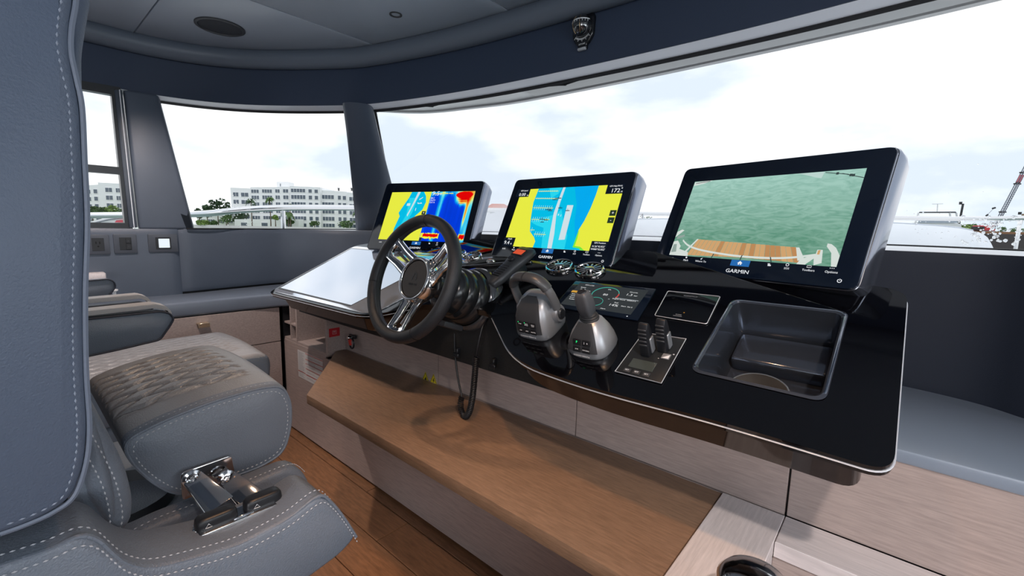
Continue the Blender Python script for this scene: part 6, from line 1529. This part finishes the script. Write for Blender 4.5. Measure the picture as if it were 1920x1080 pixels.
# red and white boat alongside, in the side window
t = thing('moored_motorboat', far(200, 420, 20), 'white motorboat with a red stripe seen through the side window', 'boat')
b = BM(); secs = []
for x, yt in ((120, 428), (160, 418), (190, 410), (215, 405), (250, 402)): q_ = [far(x, yt, 20), far(x, 440, 20), far(x, 440, 23), far(x, yt, 23)]; q_[1].z = q_[2].z = WZ-.1; secs.append(q_)
loft(b, secs); wmesh('hull', b, gel, t)
b = BM(); tube(b, [far(175, 418.5, 19.9), far(205, 411.5, 19.9), far(225, 408.5, 19.9), far(250, 407, 19.9)], .035, 6); wmesh('dark_line', b, mat('strake', (.25, .27, .3), .4), t)
b = BM(); obox(b, [far(215, 417, 19.85), far(240, 417, 19.85), far(240, 417, 19.95), far(215, 417, 19.95), far(218, 413, 19.85), far(240, 411.5, 19.85), far(240, 411.5, 19.95), far(218, 413, 19.95)]); wmesh('red_stripe', b, mat('boat red', (.6, .05, .08), .4), t)
# house with the red roof
a, b = far(915, 402, 110), far(955, 402, 110); a.z = b.z = -.7; f = Frame(a, b-a, (0, 0, 1)); W_ = (b-a).length; t = thing('red_roof_house', f, 'white house with a red tiled roof between the left and middle displays', 'house')
hz = far(930, 390, 110).z+.7; hr = far(930, 381, 110).z+.7
bm = BM(); box(bm, 0, W_, 0, hz, -10, 0); link('wall', bm, wall_w, t, smooth=0)
bm = BM(); obox(bm, [(-.6, hz, .6), (W_+.6, hz, .6), (W_+.6, hz, -10.6), (-.6, hz, -10.6), (.8, hr, -3), (W_-1.4, hr, -3), (W_-1.4, hr, -7), (.8, hr, -7)]); link('roof', bm, mat('roof red', (.62, .18, .10), .7), t, smooth=0)
bm = BM(); box(bm, .5, W_-.5, hz-1.2, hz-.7, 0, .1); link('painted_eave_shade', bm, win_m, t, smooth=0)  # dark strip painted as shade under the eaves
palm(929, 425, 397, 14, 90, 0, 'dark palm in front of the red roofed house, left'); palm(939, 425, 402, 12, 88, 1, 'green palm in front of the red roofed house, right')
# far shore on the right with barge and crane
bm = BM(); a, b = far(1150, 446, 300), far(2100, 450, 300); nrm = Vector((-(b-a).y, (b-a).x, 0)).normalized()*40; a.z = b.z = 0
obox(bm, [Vector((p.x, p.y, WZ-1)) for p in (a, b, b+nrm, a+nrm)]+[Vector((p.x, p.y, 1.5)) for p in (a, b, b+nrm, a+nrm)]); o = link('far_shore', bm, mat('far scrub', (.16, .22, .12), .9, vary=.3, vscale=.05), smooth=0); tag(o, 'low far shore strip on the right horizon', 'shore')
random.seed(14)
for i, (x, yt, w_, D_, m) in enumerate(((1215, 405, 40, 200, 1), (1812, 416, 22, 150, 2), (1826, 417, 20, 150, 1), (1880, 423, 14, 260, 1), (1900, 424, 14, 260, 1), (1925, 423, 16, 260, 1))):
    tree(x, 440, yt, w_, D_, m, ('wide green tree line between the middle and right displays', 'bright green tree left of the red crane', 'green tree behind the red crane', 'small far tree right of the crane cab', 'small far tree beside the steel piling', 'small far tree at the right edge of the windscreen')[i], 'shore_tree', 300)
DC = 70
t = thing('crane_barge', far(1890, 445, DC), 'rusty brown barge floating on the right below the red crane', 'barge')
p = [far(1845, 452, DC), far(1960, 456, DC)]; d = p[1]-p[0]; d.z = 0; nrm = Vector((-d.y, d.x, 0)).normalized()*8
zt1, zt0 = far(1850, 438, DC).z, WZ-.2
b = BM(); A_, B_ = p[0].copy(), p[1].copy(); obox(b, [Vector((q.x, q.y, zt0)) for q in (A_, B_, B_+nrm, A_+nrm)]+[Vector((q.x, q.y, zt1)) for q in (A_, B_, B_+nrm, A_+nrm)]); wmesh('hull', b, mat('barge black', (.055, .045, .045), .8), t, smooth=0)
b = BM(); obox(b, [Vector((q.x, q.y, zt1)) for q in (A_, B_, B_+nrm, A_+nrm)]+[Vector((q.x, q.y, zt1+.35)) for q in (A_, B_, B_+nrm, A_+nrm)]); wmesh('deck_edge', b, mat('barge rust', (.26, .12, .055), .8), t, smooth=0)
t = thing('red_crane', far(1855, 432, DC+2), 'red crawler crane with a tall lattice boom on the right', 'crane')
cf = far(1858, 428, DC+2); fr = Frame((cf.x, cf.y, cf.z), d, (0, 0, 1)); s_ = DC/FPX
b = BM(); box(b, -13*s_, 10*s_, -5*s_, 5*s_, -2, 0, .1, 1); b.transform(fr.mat()); wmesh('cab', b, mat('crane red', (.60, .03, .04), .5), t)
b = BM(); box(b, 2*s_, 8*s_, -1*s_, 4.5*s_, 0, .08); b.transform(fr.mat()); wmesh('cab_window', b, win_m, t)
b = BM(); box(b, -17*s_, 12*s_, -10*s_, -5.5*s_, -3, .3, .2, 2); b.transform(fr.mat()); wmesh('crawler_track', b, mat('track', (.03, .03, .03), .7), t)
b = BM(); box(b, -20*s_, -12*s_, -4*s_, 3*s_, -1.5, 0); b.transform(fr.mat()); wmesh('counterweight', b, mat('track', (.03, .03, .03), .7), t)
q0, q1 = far(1866, 424, DC+2), far(1935, 292, DC+2); bd = (q1-q0).normalized(); sdv = Vector((d.x, d.y, 0)).normalized(); wv = sdv.cross(bd).normalized()
hw = .17
b = BM(); cs = [bd.cross(wv).normalized()*u_+wv*v_ for u_, v_ in ((-hw, -hw), (hw, -hw), (hw, hw), (-hw, hw))]
for c in cs: tube(b, [q0+c, q1+c], .06, 4)
n = 34; Lb = (q1-q0).length
for i in range(n):
    for k in range(4): tube(b, [q0+bd*Lb*i/n+cs[k], q0+bd*Lb*(i+1)/n+cs[(k+1) % 4]], .03, 3)
wmesh('lattice_boom', b, mat('boom steel', (.12, .13, .16), .5, metal=.3), t, kind='stuff')
b = BM(); tube(b, [q0+bd*Lb*.62, q0+bd*Lb*.72], .26, 6); wmesh('red_boom_section', b, mat('boom pink', (.45, .12, .16), .6), t)
for f_ in (.20, .60, .76):
    b = BM(); tube(b, [q0+bd*Lb*f_-sdv*.55, q0+bd*Lb*f_+sdv*.55], .12, 5); wmesh('boom_spreader', b, MATS['track'], t)
b = BM(); tube(b, [far(1850, 404, DC), far(1864, 390, DC)], .03, 4); tube(b, [far(1849, 404.5, DC), far(1852, 402.5, DC)], .14, 5); tube(b, [far(1861, 391, DC), far(1866, 389.5, DC)], .14, 5); wmesh('hanging_block', b, MATS['track'], t)
def pile(x, y0, y1, D, r_, label, m_):
    a_ = far(x, y0, D); t_ = thing('steel_piling', (a_.x, a_.y, WZ-.5), label, 'piling'); b = BM(); tube(b, [Vector((a_.x, a_.y, WZ-.5)), Vector((a_.x+ (far(x+.5*(y1-y0)/-50*2, y1, D).x-a_.x), a_.y, a_.z))], r_, 10); wmesh('shaft', b, m_, t_)
    b = BM(); lathe(b, [(0, -.1), (r_*1.25, -.1), (r_*1.4, .25), (0, .25)], 10, fn=lambda p: p+a_); wmesh('cap', b, MATS['track'], t_)
pile(1801, 382, 420, 60, .12, 'dark upright piling left of the crane', MATS['track'])
pile(1912, 401, 450, 60, .13, 'rust coloured piling behind the rail post', mat('rust', (.30, .20, .12), .8))
# boat with a radar arch
DT = 30
t = thing('cruiser_with_arch', far(1755, 425, DT), 'white cruiser with a dark topped hardtop frame beyond the covered tender', 'boat')
b = BM(); secs = []
for x, yt in ((1695, 420), (1720, 417), (1780, 417), (1803, 420)): q_ = [far(x, yt, DT), far(x, 450, DT), far(x, 450, DT+3), far(x, yt, DT+3)]; q_[1].z = q_[2].z = WZ-.1; secs.append(q_)
loft(b, secs); wmesh('hull', b, gel_grey, t)
b = BM(); obox(b, [far(1722, 399.5, DT), far(1794, 399.5, DT), far(1794, 399.5, DT+2), far(1722, 399.5, DT+2), far(1724, 397, DT), far(1792, 396.5, DT), far(1792, 396.5, DT+2), far(1724, 397, DT+2)], .02, 1); wmesh('hardtop', b, mat('hardtop dark', (.06, .06, .065), .5), t)
for xa, ya, xb, yb in ((1722, 399, 1716, 418), (1781, 399, 1783, 418), (1793, 399, 1797, 418)):
    b = BM(); tube(b, [far(xa, ya, DT), far(xb, yb, DT)], .05, 6); wmesh('hardtop_post', b, gel_grey, t)
b = BM(); tube(b, [far(1757, 397, DT), far(1758, 383, DT)], .03, 5); tube(b, [far(1748, 382.5, DT), far(1768, 382, DT)], .02, 5); wmesh('antenna', b, gel_grey, t)
b = BM(); obox(b, [far(1722, 418, DT-.05), far(1795, 418, DT-.05), far(1795, 418, DT+.1), far(1722, 418, DT+.1), far(1722, 412, DT-.05), far(1795, 412, DT-.05), far(1795, 412, DT+.1), far(1722, 412, DT+.1)]); wmesh('side_windows', b, mat('boat glass', (.35, .40, .46), .15), t)
# rain drops on the outside of the windscreen
random.seed(33)
def drops(o, n, x0, x1, y0, y1, up_, lo_, r0, r1):
    bm = BM()
    for _ in range(n):
        x, y = random.uniform(x0, x1), random.uniform(y0, y1); r = ray(x, y)
        best = None
        for i in range(len(up_)-1):
            a_, b_, c_, d_ = up_[i], up_[i+1], lo_[i+1], lo_[i]; nn = (b_-a_).cross(d_-a_)
            if abs(nn.dot(r)) < 1e-9: continue
            s = (a_-EYEV).dot(nn)/nn.dot(r); p = EYEV+r*s
            u_ = (p-d_).dot(c_-d_)/(c_-d_).length_squared
            if s > 0 and 0 <= u_ <= 1: best = (p, nn.normalized()); break
        if not best: continue
        p, nn = best; rr = random.uniform(r0, r1); q = Matrix.Translation(p) @ nn.to_track_quat('Z', 'Y').to_matrix().to_4x4() @ Matrix.Diagonal((rr, rr*random.uniform(.8, 1.6), rr*.35, 1))
        bmesh.ops.create_icosphere(bm, subdivisions=1, radius=1, matrix=q)
    dm = mat('drop', (1, 1, 1), .25, ior=1.33); dm.node_tree.nodes['Principled BSDF'].inputs['Transmission Weight'].default_value = 1
    link('rain_drops', bm, dm, o, kind='stuff')
drops(w3, 90, 1800, 1915, 405, 458, W3T, W3B, .0015, .0065); drops(w3, 30, 1700, 1800, 395, 450, W3T, W3B, .001, .003)
drops(w2, 60, 425, 480, 365, 425, W2T, W2B, .001, .0035); drops(w3, 25, 1500, 1915, 200, 400, W3T, W3B, .0008, .002)

for o_, s_ in SCL: o_.scale = [a*b for a, b in zip(o_.scale, s_)]
